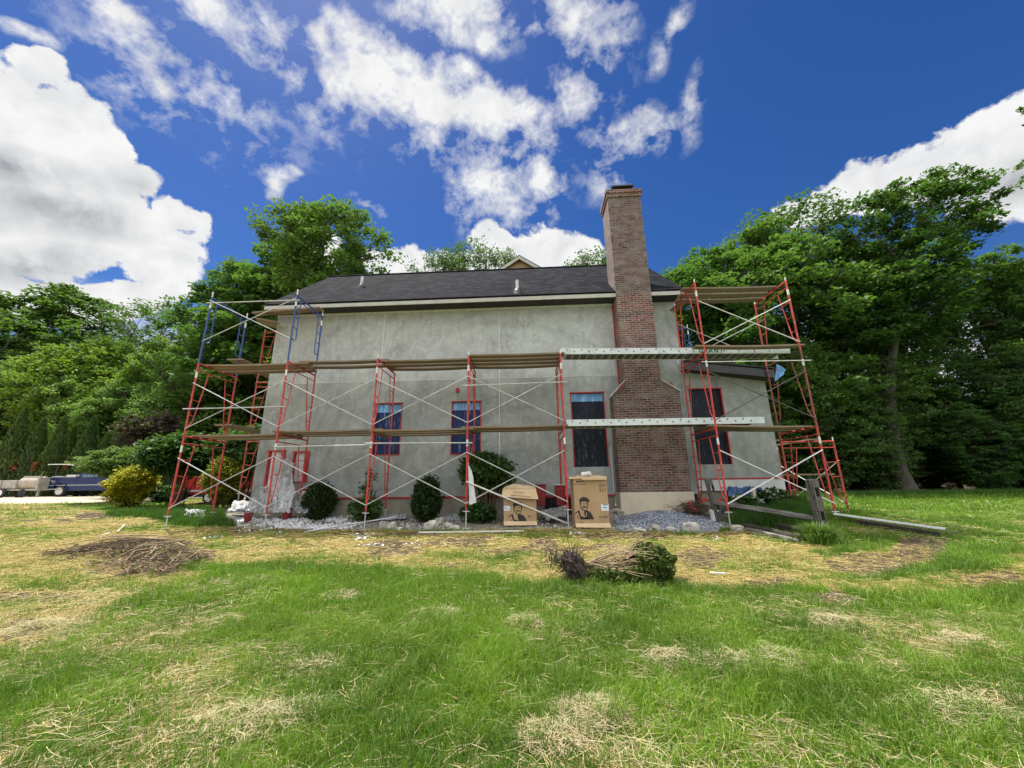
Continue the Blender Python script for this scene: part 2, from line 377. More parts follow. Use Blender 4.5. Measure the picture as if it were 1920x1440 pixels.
        h = t.math('ADD', t.math('MULTIPLY', k1.outputs['Fac'], -1.0), t.math('MULTIPLY', n1, .5))
        t.out(c, .88, 0, t.bump(h, .8, .012))
    brick('brick', (.072, .020, .018), (.115, .038, .030), (.29, .24, .205), .35)
    brick('brick_washed', (.078, .030, .028), (.115, .052, .046), (.24, .205, .185), .55)
    brick('brick_clean', (.135, .034, .024), (.19, .060, .042), (.38, .31, .26), .12)
    # shingles
    m = bpy.data.materials.new('shingle'); t = NT(nodes(m)); MATS['shingle'] = m; v = t.obj()
    k = t.n('ShaderNodeTexBrick'); k.offset = .5; k.inputs['Scale'].default_value = 1; k.inputs['Brick Width'].default_value = .24; k.inputs['Row Height'].default_value = .105; k.inputs['Mortar Size'].default_value = .006
    k.inputs['Color1'].default_value = (0, 0, 0, 1); k.inputs['Color2'].default_value = (1, 1, 1, 1); k.inputs['Mortar'].default_value = (0, 0, 0, 1)
    t.l(t.mapping(v, scale=(1, 1, 1)), k.inputs['Vector'])
    sx = t.n('ShaderNodeSeparateXYZ'); t.l(v, sx.inputs[0]); cb = t.n('ShaderNodeCombineXYZ'); t.l(sx.outputs[0], cb.inputs[0]); t.l(sx.outputs[2], cb.inputs[1]); t.l(cb.outputs[0], k.inputs['Vector'])
    c = t.ramp(k.outputs['Color'], [(0, (.003, .0035, .005)), (.5, (.008, .009, .013)), (1, (.022, .024, .032))])
    c = t.mix(t.rng(t.noise(v, 90, 3), .4, .7, 0, .25), c, (.036, .039, .048))
    t.out(c, .95, 0, t.bump(t.math('ADD', k.outputs['Color'], t.math('MULTIPLY', k.outputs['Fac'], -1.0)), .8, .02), spec=.05)
    # plastic film over windows: black-blue with creases
    def film(name, base, streak, rough, amt):
        m = bpy.data.materials.new(name); t = NT(nodes(m)); MATS[name] = m; v = t.obj()
        n = t.noise(t.mapping(v, scale=(9, 9, 1.0)), 2.4, 7, .65, 1.0); n2 = t.noise(t.mapping(v, scale=(3, 3, .5)), 2, 4)
        c = t.mix(t.math('MULTIPLY', t.rng(n, .57, .68), amt), base, streak)
        c = t.mix(t.math('MULTIPLY', t.rng(n2, .48, .68), .5), c, tuple(x*2.5 for x in base))
        t.out(c, rough, 0, t.bump(n, .7, .03), spec=.22)
    film('film_dark', (.003, .006, .014), (.22, .27, .36), .3, .45)
    film('film_blue', (.006, .022, .085), (.30, .42, .58), .35, .8)
    film('film_light', (.16, .34, .62), (.5, .66, .85), .35, .8)
    film('film_white', (.62, .63, .64), (.80, .81, .82), .4, .6)
    m = bpy.data.materials.new('poly_sheet'); t = NT(nodes(m)); MATS['poly_sheet'] = m; v = t.obj()
    n = t.noise(t.mapping(v, scale=(3, 3, 1.2)), 4, 7, .65, 1); 
    c = t.mix(t.rng(n, .4, .62), (.42, .44, .46), (.62, .64, .66)); al = t.rng(n, .42, .62, .55, .95)
    p = t.out(c, .3, 0, t.bump(n, .6, .05), spec=.6, alpha=al)
    film('film_black', (.012, .013, .015), (.20, .21, .22), .25, .5)
    # weathered plank
    m = bpy.data.materials.new('plank_wood'); t = NT(nodes(m)); MATS['plank_wood'] = m; v = t.obj()
    g = t.noise(t.mapping(v, scale=(.8, 22, 22)), 2.2, 6, .65, .4); b = t.noise(t.mapping(v, scale=(.6, 2, 2)), 2.2, 4)
    oi = t.n('ShaderNodeObjectInfo').outputs['Random']
    c = t.mix(t.rng(g, .35, .65), (.31, .22, .125), (.16, .115, .07)); c = t.mix(t.rng(b, .45, .7, 0, .6), c, (.26, .245, .215))
    c = t.mix(t.rng(oi, 0, 1, 0, .5), c, (.12, .10, .075))
    t.out(c, .85, 0, t.bump(g, .4, .006))
    m = bpy.data.materials.new('grey_wood'); t = NT(nodes(m)); MATS['grey_wood'] = m; v = t.obj()
    g = t.noise(t.mapping(v, scale=(26, 26, .9)), 1.8, 7, .7, .5); b = t.noise(v, 5, 4)
    c = t.mix(t.rng(g, .42, .58), (.16, .15, .135), (.035, .030, .026)); c = t.mix(t.rng(b, .5, .75, 0, .6), c, (.12, .135, .10))
    t.out(c, .9, 0, t.bump(g, .9, .012))
    m = bpy.data.materials.new('rail_wood'); t = NT(nodes(m)); MATS['rail_wood'] = m; v = t.obj()
    g = t.noise(t.mapping(v, scale=(.9, 26, 26)), 1.8, 7, .7, .5)
    c = t.mix(t.rng(g, .38, .62), (.21, .20, .18), (.06, .052, .045)); t.out(c, .9, 0, t.bump(g, .9, .012))
    # painted scaffold steel with rust and plaster splashes
    def paint(name, c1, rust, dirt, amt):
        m = bpy.data.materials.new(name); t = NT(nodes(m)); MATS[name] = m; v = t.obj(); oi = t.n('ShaderNodeObjectInfo').outputs['Random']
        cb = t.n('ShaderNodeVectorMath', operation='ADD'); t.l(v, cb.inputs[0]); t.l(oi, cb.inputs[1])
        n = t.noise(cb.outputs[0], 3.5, 7, .7); n2 = t.noise(cb.outputs[0], 11, 5, .7)
        c = t.mix(t.rng(n, .50, .62, 0, amt), c1, rust); c = t.mix(t.rng(n2, .60, .68, 0, .65), c, dirt)
        t.out(c, .5, 0, t.bump(n2, .2, .003))
    paint('red_steel', (.50, .042, .034), (.22, .055, .038), (.52, .38, .34), 1.0)
    paint('rust_steel', (.26, .06, .04), (.10, .05, .035), (.35, .22, .17), 1)
    paint('dark_steel', (.13, .035, .03), (.04, .035, .03), (.2, .15, .12), 1)
    paint('blue_steel', (.02, .065, .26), (.02, .05, .16), (.25, .3, .4), .6)
    paint('galv', (.46, .47, .475), (.30, .30, .29), (.62, .62, .61), .8)
    paint('galv_dark', (.07, .068, .065), (.13, .12, .11), (.2, .19, .17), .7)
    paint('white_steel', (.70, .70, .68), (.5, .48, .45), (.6, .55, .5), .6)
    paint('aluminium', (.58, .62, .64), (.42, .46, .48), (.74, .77, .78), .8)
    mat('red_tape', (.46, .012, .018), (.26, .008, .012), .45, scale=5)
    mat('trim', (.44, .43, .385), (.36, .35, .31), .6, scale=4, bump=.1)
    mat('white_trim', (.62, .64, .64), (.50, .52, .52), .55, scale=3, bump=.1)
    mat('dark_soffit', (.035, .033, .03), (.02, .02, .02), .8)
    mat('fascia_black', (.028, .03, .036), (.05, .052, .06), .5, scale=3, stretch=(.5, 4, 4))
    mat('concrete', (.36, .33, .26), (.24, .225, .185), .9, scale=2.6, bump=.3, detail=8)
    mat('concrete_light', (.56, .50, .38), (.42, .37, .285), .9, scale=2.2, bump=.3, detail=8, lo=.4, hi=.75)
    mat('joint', (.62, .64, .62), (.48, .50, .48), .8)
    mat('siding', (.55, .36, .20), (.42, .28, .16), .8)
    mat('black_metal', (.02, .02, .02), (.035, .033, .03), .5)
    mat('lead', (.45, .46, .47), (.3, .3, .31), .5)
    mat('flashing', (.62, .62, .62), (.45, .45, .46), .4)
    mat('cardboard', (.42, .285, .155), (.35, .235, .125), .85, scale=2.5, bump=.15, detail=6)
    mat('cardboard_light', (.58, .43, .27), (.50, .36, .21), .85, scale=2.5, bump=.1)
    mat('ink', (.018, .016, .014), (.03, .027, .024), .8, bump=0)
    mat('label_white', (.72, .76, .78), (.62, .68, .72), .6, bump=0)
    mat('label_blue', (.05, .22, .42), None, .6, bump=0)
    mat('pvc', (.74, .74, .72), (.6, .6, .58), .4)
    mat('paint_red', (.62, .008, .012), (.50, .006, .01), .35, scale=2, bump=0)
    mat('dark_red', (.25, .012, .018), (.15, .01, .012), .5)
    mat('paint_blue', (.008, .018, .10), (.006, .012, .07), .25, scale=1.5, bump=0)
    mat('glass', (.10, .17, .22), (.05, .08, .10), .08, bump=0, spec=.8)
    mat('rubber', (.018, .018, .018), (.03, .028, .026), .85)
    mat('chrome', (.68, .69, .70), (.55, .55, .56), .25, metal=.6, bump=0)
    mat('tail_light', (.25, .01, .01), None, .2, bump=0)
    mat('mixer_paint', (.40, .38, .34), (.27, .25, .22), .8, scale=4, detail=7)
    mat('mixer_drum', (.46, .40, .33), (.30, .26, .22), .85, scale=3, detail=7)
    mat('blue_tarp', (.012, .05, .15), (.02, .10, .26), .4, scale=6)
    mat('stone', (.42, .39, .33), (.24, .225, .19), .9, scale=7, bump=.6, detail=8)
    mat('stone_pale', (.55, .52, .45), (.32, .30, .26), .9, scale=7, bump=.6, detail=8)
    mat('bark', (.115, .095, .072), (.045, .036, .028), .95, scale=5, stretch=(4, 4, .8), bump=.8, dist=.03, detail=8)
    mat('bark_dark', (.045, .036, .028), (.02, .017, .013), .95, scale=5, stretch=(4, 4, .8), bump=.8, dist=.03)
    mat('bark_grey', (.085, .075, .062), (.04, .034, .028), .95, scale=4, stretch=(4, 4, .7), bump=.8, dist=.03, detail=8)
    mat('twig', (.34, .25, .15), (.20, .14, .08), .9, scale=20)
    mat('twig_brown', (.13, .085, .055), (.06, .04, .028), .9, scale=20)
    mat('soil_root', (.06, .042, .034), (.025, .018, .015), .95, scale=20)
    mat('green_ink', (.005, .15, .06), None, .6, bump=0)
    mat('canvas_grey', (.34, .35, .35), (.24, .25, .25), .7, scale=5)
    mat('white_cloth', (.66, .67, .68), (.50, .52, .54), .7, scale=6)
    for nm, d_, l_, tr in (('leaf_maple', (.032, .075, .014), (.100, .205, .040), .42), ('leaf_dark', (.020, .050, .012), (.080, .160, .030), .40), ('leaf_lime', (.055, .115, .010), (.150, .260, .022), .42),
        ('leaf_olive', (.060, .100, .022), (.175, .250, .055), .42), ('leaf_blue', (.030, .065, .028), (.085, .150, .060), .38), ('leaf_arb', (.018, .045, .008), (.065, .115, .020), .22), ('leaf_brownarb', (.16, .06, .025), (.30, .12, .05), .1),
        ('leaf_box', (.008, .022, .006), (.035, .070, .016), .12), ('leaf_gold', (.16, .16, .012), (.74, .62, .04), .3), ('leaf_ygreen', (.09, .11, .010), (.36, .36, .03), .35), ('leaf_fresh', (.065, .13, .025), (.190, .320, .070), .45), ('leaf_olbox', (.014, .032, .005), (.085, .135, .018), .15), ('leaf_dog', (.016, .045, .012), (.075, .150, .030), .28),
        ('leaf_purple', (.014, .006, .009), (.06, .022, .030), .2), ('petal', (.6, .6, .55), (.8, .8, .76), .3), ('grass_blade', (.036, .092, .004), (.220, .345, .022), .38), ('grass_dark', (.016, .055, .006), (.075, .170, .014), .3), ('straw', (.18, .15, .07), (.54, .47, .27), .2), ('straw_gold', (.26, .18, .06), (.62, .46, .18), .2), ('dead_needle', (.10, .066, .045), (.32, .215, .145), .1)):
        leaf_mat(nm, d_, l_, tr)
special_mats()
# ---------------------------------------------------------------- the house (local: x along the wall, y into the house, z up)
HB = rad(-1.6); HO = (0, 11.45, 0)
Nn = np.array([-math.sin(HB), math.cos(HB), 0]); Ee = np.array([math.cos(HB), math.sin(HB), 0])
def hw(u, v, z): return np.array(HO) + Ee*u + Nn*v + np.array([0, 0, z])
def wpt(px, py, v=0):
    d = ray(px, py); O = np.array(HO, float); t = ((O+Nn*v-CAM)@Nn)/(d@Nn); P = CAM+d*t; return (float((P-O)@Ee), float(P[2]))
house = empty('house', HO, HB, 'two storey grey stuccoed house under renovation with a black shingle roof', 'house')
UL, UR, ZT, ZB, DEP = -8.07, 4.93, 7.16, 1.28, 6.0
WIN = [(-4.50, -3.66, 2.52, 4.06), (-2.12, -1.22, 2.50, 4.06), (1.50, 2.50, 2.06, 4.25), (5.02, 5.96, 2.08, 4.28), (-7.72, -7.26, 1.00, 2.66), (-6.93, -6.50, 1.76, 2.62)]
def holed(mb, u0, u1, z0, z1, holes, y=0, depth=.14):
    us = sorted({u0, u1, *[h[0] for h in holes if u0 < h[0] < u1], *[h[1] for h in holes if u0 < h[1] < u1]})
    zs = sorted({z0, z1, *[h[2] for h in holes if z0 < h[2] < z1], *[h[3] for h in holes if z0 < h[3] < z1]})
    for a, b in zip(us, us[1:]):
        for c, d in zip(zs, zs[1:]):
            m_, n_ = (a+b)/2, (c+d)/2
            if any(h[0] < m_ < h[1] and h[2] < n_ < h[3] for h in holes): continue
            mb.quad((a, y, c), (b, y, c), (b, y, d), (a, y, d))
    for h in holes:
        a, b, c, d = h
        if not (u0 <= (a+b)/2 <= u1): continue
        c = max(c, z0); e = y+depth
        mb.quad((a, y, c), (a, y, d), (a, e, d), (a, e, c)).quad((b, y, c), (b, e, c), (b, e, d), (b, y, d)).quad((a, y, d), (b, y, d), (b, e, d), (a, e, d)).quad((a, y, c), (a, e, c), (b, e, c), (b, y, c))
mb = MB(); holed(mb, UL, UR, ZB, ZT, WIN)
mb.quad((UL, 0, ZB), (UL, 0, ZT), (UL, DEP, ZT), (UL, DEP, ZB)); mb.quad((UR, 0, ZB), (UR, DEP, ZB), (UR, DEP, ZT), (UR, 0, ZT)); mb.quad((UL, DEP, ZB), (UL, DEP, ZT), (UR, DEP, ZT), (UR, DEP, ZB))
RV, RZ = 3.0, 10.36
mb.quad((UL, 0, ZT), (UL, RV, RZ-.2), (UL, DEP, ZT)); mb.quad((UR, 0, ZT), (UR, DEP, ZT), (UR, RV, RZ-.2))
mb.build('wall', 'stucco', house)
mb = MB(); EL, ER = UR+.004, 7.27
sl = lambda u: 4.93+(4.52-4.93)*(u-EL)/(ER-EL)
a, b, c, d = WIN[3]
ye = .004
mb.quad((EL, ye, 1.68), (a, ye, 1.68), (a, ye, sl(a)), (EL, ye, sl(EL))); mb.quad((b, ye, 1.68), (ER, ye, 1.68), (ER, ye, sl(ER)), (b, ye, sl(b)))
mb.quad((a, ye, 1.68), (b, ye, 1.68), (b, ye, c), (a, ye, c)); mb.quad((a, ye, d), (b, ye, d), (b, ye, sl(b)), (a, ye, sl(a)))
for q in ((a, a), (b, b)): mb.quad((q[0], ye, c), (q[0], ye, d), (q[0], .14, d), (q[0], .14, c))
mb.quad((a, ye, d), (b, ye, d), (b, .14, d), (a, .14, d)); mb.quad((a, ye, c), (a, .14, c), (b, .14, c), (b, ye, c))
mb.quad((ER, ye, 1.68), (ER, 4.5, 1.68), (ER, 4.5, 4.5), (ER, ye, 4.5))
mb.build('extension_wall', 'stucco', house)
MB().box(EL+.01, ER+.02, -.02, .10, 1.36, 1.655).build('skirt_board', 'white_trim', house, bevel=.004)
MB().box(EL, ER+.03, -.028, .0, 1.657, 1.70).build('base_trim', 'red_tape', house)
MB().box(EL, ER, .12, .5, .3, 1.34).build('foundation', 'concrete', house)
MB().box(UL+.02, 2.60, .03, .4, .2, ZB-.035).build('foundation', 'concrete', house)
mb = MB(); mb.box(-5.72, 2.60, -.02, .028, ZB-.035, ZB+.012); mb.box(-7.18, -5.724, -.02, .02, 1.50, 1.545)
mb.build('base_trim', 'red_tape', house)
MB().box(-7.16, -5.74, -.012, .03, ZB+.015, 1.495).build('skirt_board', 'white_trim', house)
for u, z0, z1 in ((-4.42, 4.2, 7.1), (-.655, 1.4, 7.12)):
    MB().box(u-.013, u+.013, -.009, .01, z0, z1).build('control_joint', 'joint', house)
MB().box(UL+.02, 2.9, -.004, .01, 4.785, 4.797).build('control_joint', 'joint', house)
MB().box(4.2, UR-.01, -.004, .01, 5.32, 5.332).build('control_joint', 'joint', house)
# windows wrapped in plastic
def window(u0, u1, z0, z1, film, strip=0, tape=('t', 'l', 'r', 'b'), lab=None, tw=.024, rec=.09):
    fr = MB(); y0, y1 = -.014, rec
    if 'l' in tape: fr.box(u0-.004, u0+tw, y0, y1, z0, z1)
    if 'r' in tape: fr.box(u1-tw, u1+.004, y0, y1, z0, z1)
    if 't' in tape: fr.box(u0-.03, u1+.03, y0-.01, y1, z1, z1+.035)
    if 'b' in tape: fr.box(u0-.01, u1+.01, y0-.004, y1, z0-.028, z0)
    f = fr.build('window', 'red_tape', house)
    if lab: f['label'] = lab
    # creased film as a fine grid
    rs = np.random.RandomState(int(abs(u0)*100)); nu, nz = 26, 40; zt = z1-strip
    def grid(za, zb, name, m, nz):
        V = []; F = []
        uu = np.linspace(u0+.02, u1-.02, nu); zz = np.linspace(za, zb, nz)
        for z in zz:
            for u in uu:
                V.append((u, rec-.02+.028*(float(fbm(u*6, z, .35, 3, 3))-.5), z))
        for i in range(nz-1):
            for j in range(nu-1): F.append((i*nu+j, i*nu+j+1, (i+1)*nu+j+1, (i+1)*nu+j))
        fastmesh(name, np.array(V), F, None, m, f, smooth=True)
    grid(z0+.01, zt, 'plastic_film', film, nz)
    if strip: grid(zt+.004, z1-.004, 'sky_strip', 'film_light', 8)  # pale blue painted in for the sky reflected above the film
    MB().box(u0, u1, rec+.01, rec+.06, z0, z1).build('glass_pane', 'glass', f)
    return f
window(*WIN[0], 'film_blue', .26, lab='small window with pale blue strip over blue film')
window(*WIN[1], 'film_blue', .24, lab='small window with red tape down both sides')
window(*WIN[2], 'film_dark', .25, ('t', 'l', 'r'), lab='tall window filmed black below a pale blue strip')
window(*WIN[3], 'film_dark', 0, ('t', 'r'), lab='tall window of the low extension filmed black')
window(-7.72, -7.26, 1.30, 2.66, 'film_white', 0, ('t', 'l', 'r'), tw=.05, lab='narrow window wrapped in white plastic with wide red jamb')
window(*WIN[5], 'film_white', 0, tw=.05, lab='small window of white plastic taped red all round')
MB().box(-7.28, -7.17, -.03, .05, 1.50, 2.70).build('window_jamb', 'red_tape', house)
MB().box(-6.51, -6.42, -.03, .05, 1.74, 2.66).build('window_jamb', 'red_tape', house)
# main roof
OV, GO = -.50, .14
rl, rr = UL-GO, UR+GO
slope = (RZ-7.36)/(RV-OV)
mb = MB(); th = .05
for s in (0, 1):
    v0, v1 = (OV, RV) if s == 0 else (DEP-OV, RV)
    n = 40
    A = [(rl, v0, 7.34), (rr, v0, 7.34), (rr, v1, RZ), (rl, v1, RZ)]
    B = [(x, y, z-.07) for x, y, z in A]
    mb.quad(*(A if s == 0 else A[::-1])).quad(*(B[::-1] if s == 0 else B))
    for i in range(4):
        j = (i+1) % 4; mb.quad(A[i], B[i], B[j], A[j])
roof = mb.build('roof', 'shingle', house)
MB().tube([(rl-.01, RV, RZ+.012), (rr+.01, RV, RZ+.012)], .045, 6).build('ridge_cap', 'shingle', roof)
MB().box(rl-.012, rr+.012, OV-.02, OV+.0, 7.335, 7.352).build('drip_edge', 'black_metal', roof)
MB().box(rl, rr, OV-.012, OV+.018, 7.150, 7.270).build('fascia', 'trim', roof)
MB().box(rl+.005, rr-.005, OV+.02, -.003, 7.165, 7.21).build('soffit', 'dark_soffit', roof)
MB().box(UL, 2.95, -.03, -.002, 7.10, 7.163).build('frieze', 'joint', roof)
for s in (rl, rr):
    mb = MB(); d_ = .03 if s < 0 else -.03
    x0, x1 = sorted((s-.002, s+d_))
    for va, vb in ((OV, RV), (DEP-OV, RV)):
        za, zb = 7.27, RZ-.07
        P = [(x0, va, za-.13), (x0, vb, zb-.16), (x0, vb, zb), (x0, va, za)]; Q = [(x1, y, z) for _, y, z in P]
        mb.quad(*P).quad(*Q[::-1])
        for i in range(4):
            j = (i+1) % 4; mb.quad(P[i], Q[i], Q[j], P[j])
    mb.build('rake_board', 'trim', roof)
def roof_z(v): return 7.34+(v-OV)*slope
for px, py in ((678, 537), (970, 547)):
    for v in np.arange(-.4, 2.9, .02):
        u, z = wpt(px, py, v)
        if z < roof_z(v)+.02: break
    z = roof_z(v); vp = MB().tube([(u, v, z-.12), (u, v, z+.42)], .055, 10).build('vent_pipe', 'flashing', house, True)
    MB().lathe([(.17, z-.14), (.12, z+.03), (.065, z+.12)], (u, v, 0), 12).build('pipe_boot', 'black_metal', vp)
# rear cross gable whose peak shows over the ridge
pk = wpt(973.6, 482, 3.6); gl_ = wpt(936, 507, 3.6); gr_ = wpt(1012, 503, 3.6)
hwid = (gr_[0]-gl_[0])/2+.9; sl2 = (pk[1]-(gl_[1]+gr_[1])/2)/((gr_[0]-gl_[0])/2); cu = pk[0]; zb_ = pk[1]-sl2*hwid
g = MB().quad((cu-hwid+.1, 3.7, zb_-.6), (cu+hwid-.1, 3.7, zb_-.6), (cu+hwid-.1, 3.7, zb_+.03), (cu, 3.7, pk[1]-.10), (cu-hwid+.1, 3.7, zb_+.03)).build('rear_gable', 'siding', house)
mb = MB(); rk = MB()
for s in (-1, 1):
    A = [(cu, 3.5, pk[1]), (cu, 8, pk[1]), (cu+s*hwid, 8, zb_), (cu+s*hwid, 3.5, zb_)]
    B = [(x, y, z+.05) for x, y, z in A]
    mb.quad(*A).quad(*B)
    for i in range(4): mb.quad(A[i], B[i], B[(i+1) % 4], A[(i+1) % 4])
    P = [(cu, 3.47, pk[1]-.01), (cu+s*hwid, 3.47, zb_-.01), (cu+s*hwid, 3.47, zb_-.17), (cu, 3.47, pk[1]-.17)]; Q = [(x, 3.54, z) for x, y, z in P]
    rk.quad(*P).quad(*Q)
    for i in range(4): rk.quad(P[i], Q[i], Q[(i+1) % 4], P[(i+1) % 4])
mb.build('gable_roof', 'shingle', g); rk.build('rake_board', 'trim', g)
# lean-to roof of the extension
F0 = (4.86, 5.10); F1 = (7.42, 4.78)
def slab(x0, z0, x1, z1, y0, y1, t, name, m, par):
    mb = MB(); P = [(x0, y0, z0), (x1, y0, z1), (x1, y0, z1-t), (x0, y0, z0-t)]; Q = [(x, y1, z) for x, y, z in P]
    mb.quad(*P).quad(*Q[::-1])
    for i in range(4): mb.quad(P[i], Q[i], Q[(i+1) % 4], P[(i+1) % 4])
    return mb.build(name, m, par)
er = slab(4.94, 5.12, 7.44, 4.80, -.27, 4.6, .06, 'extension_roof', 'shingle', house)
slab(4.80, 5.075, 7.40, 4.735, -.30, -.24, .235, 'fascia', 'fascia_black', er)
slab(4.86, 4.86, 7.36, 4.50, -.238, -.006, .03, 'soffit', 'dark_soffit', er)
slab(4.80, 5.135, 7.42, 4.815, -.33, -.275, .045, 'drip_board', 'dark_soffit', er)
MB().box(7.37, 7.44, -.24, 4.4, 4.50, 4.74).build('eave_board', 'fascia_black', er)
MB().box(UR-.14, UR-.10, -.012, 0, 5.1, 5.36).build('corner_bead', 'white_trim', house)
# chimney
ch = MB()
fb, wf = -.55, .0
u0, u1, s0, s1 = 2.66, 4.53, 3.00, 4.06
zs0, zs1, ztop = 3.95, 4.42, 10.72
ch.quad((u0, fb, 1.36), (u1, fb, 1.36), (u1, fb, 4.10), (s1, fb, zs1), (s0, fb, zs1), (u0, fb, 4.05))
ch.quad((u0, fb, 1.36), (u0, fb, 4.05), (u0, 0, 4.05), (u0, 0, 1.36)); ch.quad((u1, fb, 1.36), (u1, 0, 1.36), (u1, 0, 4.10), (u1, fb, 4.10))
ch.quad((u0, fb, 4.05), (s0, fb, zs1), (s0, 0, zs1), (u0, 0, 4.05)); ch.quad((u1, fb, 4.10), (u1, 0, 4.10), (s1, 0, zs1), (s1, fb, zs1))
chim = ch.build('chimney', 'brick', house)
bv = .38; zc = 7.17
def shaft(za, zb, name, m):
    s = MB(); s.quad((s0, fb, za), (s1, fb, za), (s1, fb, zb), (s0, fb, zb)).quad((s0, fb, za), (s0, fb, zb), (s0, bv, zb), (s0, bv, za)).quad((s1, fb, za), (s1, bv, za), (s1, bv, zb), (s1, fb, zb)).quad((s0, bv, za), (s0, bv, zb), (s1, bv, zb), (s1, bv, za))
    return s.build(name, m, chim)
shaft(zs1, 5.85, 'lower_shaft', 'brick'); shaft(5.85, zc, 'middle_shaft', 'brick_clean'); shaft(zc, ztop, 'upper_shaft', 'brick_washed')
mb = MB(); mb.box(s0-.035, s1+.035, fb-.035, bv+.035, ztop, ztop+.13).box(s0-.065, s1+.065, fb-.065, bv+.065, ztop+.132, ztop+.25).box(s0-.02, s1+.02, fb-.02, bv+.02, ztop+.252, ztop+.30)
mb.build('chimney_crown', 'brick_clean', chim)
fl = MB().box(s0+.32, s1-.28, -.30, .12, ztop+.302, ztop+.38).build('flue', 'brick', chim)
mb = MB(); mb.box(s0+.20, s1-.14, -.46, .22, ztop+.52, ztop+.56)
for x in (s0+.34, s1-.30):
    for y in (-.28, .10): mb.box(x-.015, x+.015, y-.015, y+.015, ztop+.38, ztop+.52)
mb.build('chimney_cap', 'black_metal', chim)
MB().box(u0-.035, u1+.03, fb-.05, -.0, .3, 1.357).build('chimney_base', 'concrete_light', chim)
# flashing along the shoulders
mb = MB(); mb.beam((u0-.10, fb-.02, 4.00), (s0+.02, fb-.02, 4.46), .10, .02, (0, 0, 1)); mb.build('shoulder_flashing', 'flashing', chim)
mb = MB(); mb.beam((u1+.04, fb-.02, 4.09), (s1-.02, fb-.02, 4.47), .10, .02); mb.build('shoulder_flashing', 'flashing', chim)
MB().beam((u0+.18, fb-.05, 4.16), (s0+.05, fb-.05, 4.50), .03, .03).build('red_batten', 'red_tape', chim)
MB().beam((s1+.18, fb-.07, 4.36), (s1+.30, fb-.07, 4.29), .02, .03).build('red_batten', 'red_tape', chim)
MB().box(s0-.035, s0-.004, -.03, -.004, 4.5, 7.1).build('edge_tape', 'red_tape', chim)
MB().box(2.565, 2.60, -.05, -.004, 1.32, 2.62).build('corner_strip', 'white_trim', house)
# light strip fixtures: none in view
# small red outlet box on the wall, basement opening with black plastic
MB().box(-2.0, -1.9, -.06, -.004, 4.36, 4.50).build('outlet_box', 'red_tape', house, bevel=.008)
MB().box(-5.95, -5.70, -.01, .028, .75, 1.24).build('vent_opening', 'film_black', house)
bo = wpt(1008, 934); 
V = []; F = []; nu = 24; nz = 16
for z in np.linspace(.80, 1.22, nz):
    for u in np.linspace(.62, 2.0, nu): V.append((u, -.03-.05*float(fbm(u*3, z*3, .5, 4, 3)), z))
for i in range(nz-1):
    for j in range(nu-1): F.append((i*nu+j, i*nu+j+1, (i+1)*nu+j+1, (i+1)*nu+j))
fastmesh('basement_cover', np.array(V), F, None, 'film_black', house, smooth=True)
MB().box(.58, 2.05, -.10, -.03, 1.215, 1.26).build('window_well_rim', 'dark_red', house, bevel=.01)
# ---------------------------------------------------------------- scaffold
FH, FWD, BAY = 1.9636, 1.41, 2.44
def ztube(name, m, par, pts, r=.0235, n=8): return MB().tube(pts, r, n).build(name, m, par, True)
def red_frame(m='red_steel', depth=FWD, along='y', white=True):
    root = empty('frame_scaffold'); a = (lambda d, z: (0, d, z)) if along == 'y' else (lambda d, z: (d, 0, z))
    h = FH; D = depth
    ztube('leg', m, root, [a(0, 0), a(0, h)]); ztube('leg', m, root, [a(D, 0), a(D, h)])
    ztube('top_bar', m, root, [a(.018, h-.022), a(D-.018, h-.022)]); ztube('cross_bar', m, root, [a(.018, h-.20), a(D-.018, h-.20)], .014)
    for s in (0, 1):
        f = (lambda d: d) if s == 0 else (lambda d: D-d)
        mb = MB(); P = [(.40, h-.20), (.17, .42), (.13, .34), (.018, .19)]
        mb.tube([a(f(d), z) for d, z in P], .014, 7)
        for z in (.52, .93, 1.34):
            x = .17+(.40-.17)*(z-.42)/(h-.62); mb.tube([a(f(.018), z+.02), a(f(x), z-.0)], .011, 6)
        mb.build('side_ladder', m, root, True)
    for d in (0, D): ztube('coupling_pin', 'white_steel', root, [a(d, h-.012), a(d, h+.10)], .016)
    if white: ztube('coupling_collar', 'white_steel', root, [a(0, h-.42), a(0, h-.26)], .026)
    return root
def blue_frame(depth=FWD, along='y'):
    m = 'blue_steel'; root = empty('frame_scaffold'); h = FH-.02; D = depth
    a = (lambda d, z: (0, d, z)) if along == 'y' else (lambda d, z: (d, 0, z))
    ztube('leg', m, root, [a(0, 0), a(0, h)]); ztube('leg', m, root, [a(D, 0), a(D, h)])
    ztube('top_bar', m, root, [a(.018, h-.022), a(D-.018, h-.022)])
    for s in (0, 1):
        f = (lambda d: d) if s == 0 else (lambda d: D-d)
        mb = MB(); mb.tube([a(f(.21), h-.03), a(f(.21), .72), a(f(.19), .65), a(f(.13), .62), a(f(.018), .66)], .015, 7)
        for z in (1.0, 1.32, 1.62): mb.tube([a(f(.018), z), a(f(.21), z-.02)], .012, 6)
        mb.build('side_ladder', m, root, True)
    mb = MB(); mb.tube([a(.22, h-.13), a(D-.22, h-.13)], .014, 7); mb.build('cross_bar', m, root, True)
    for d in (0, D): ztube('coupling_pin', 'white_steel', root, [a(d, h-.012), a(d, h+.17)], .017)
    for d in (0, D): ztube('coupling_collar', 'white_steel', root, [a(d, h-.34), a(d, h-.16)], .026)
    return root
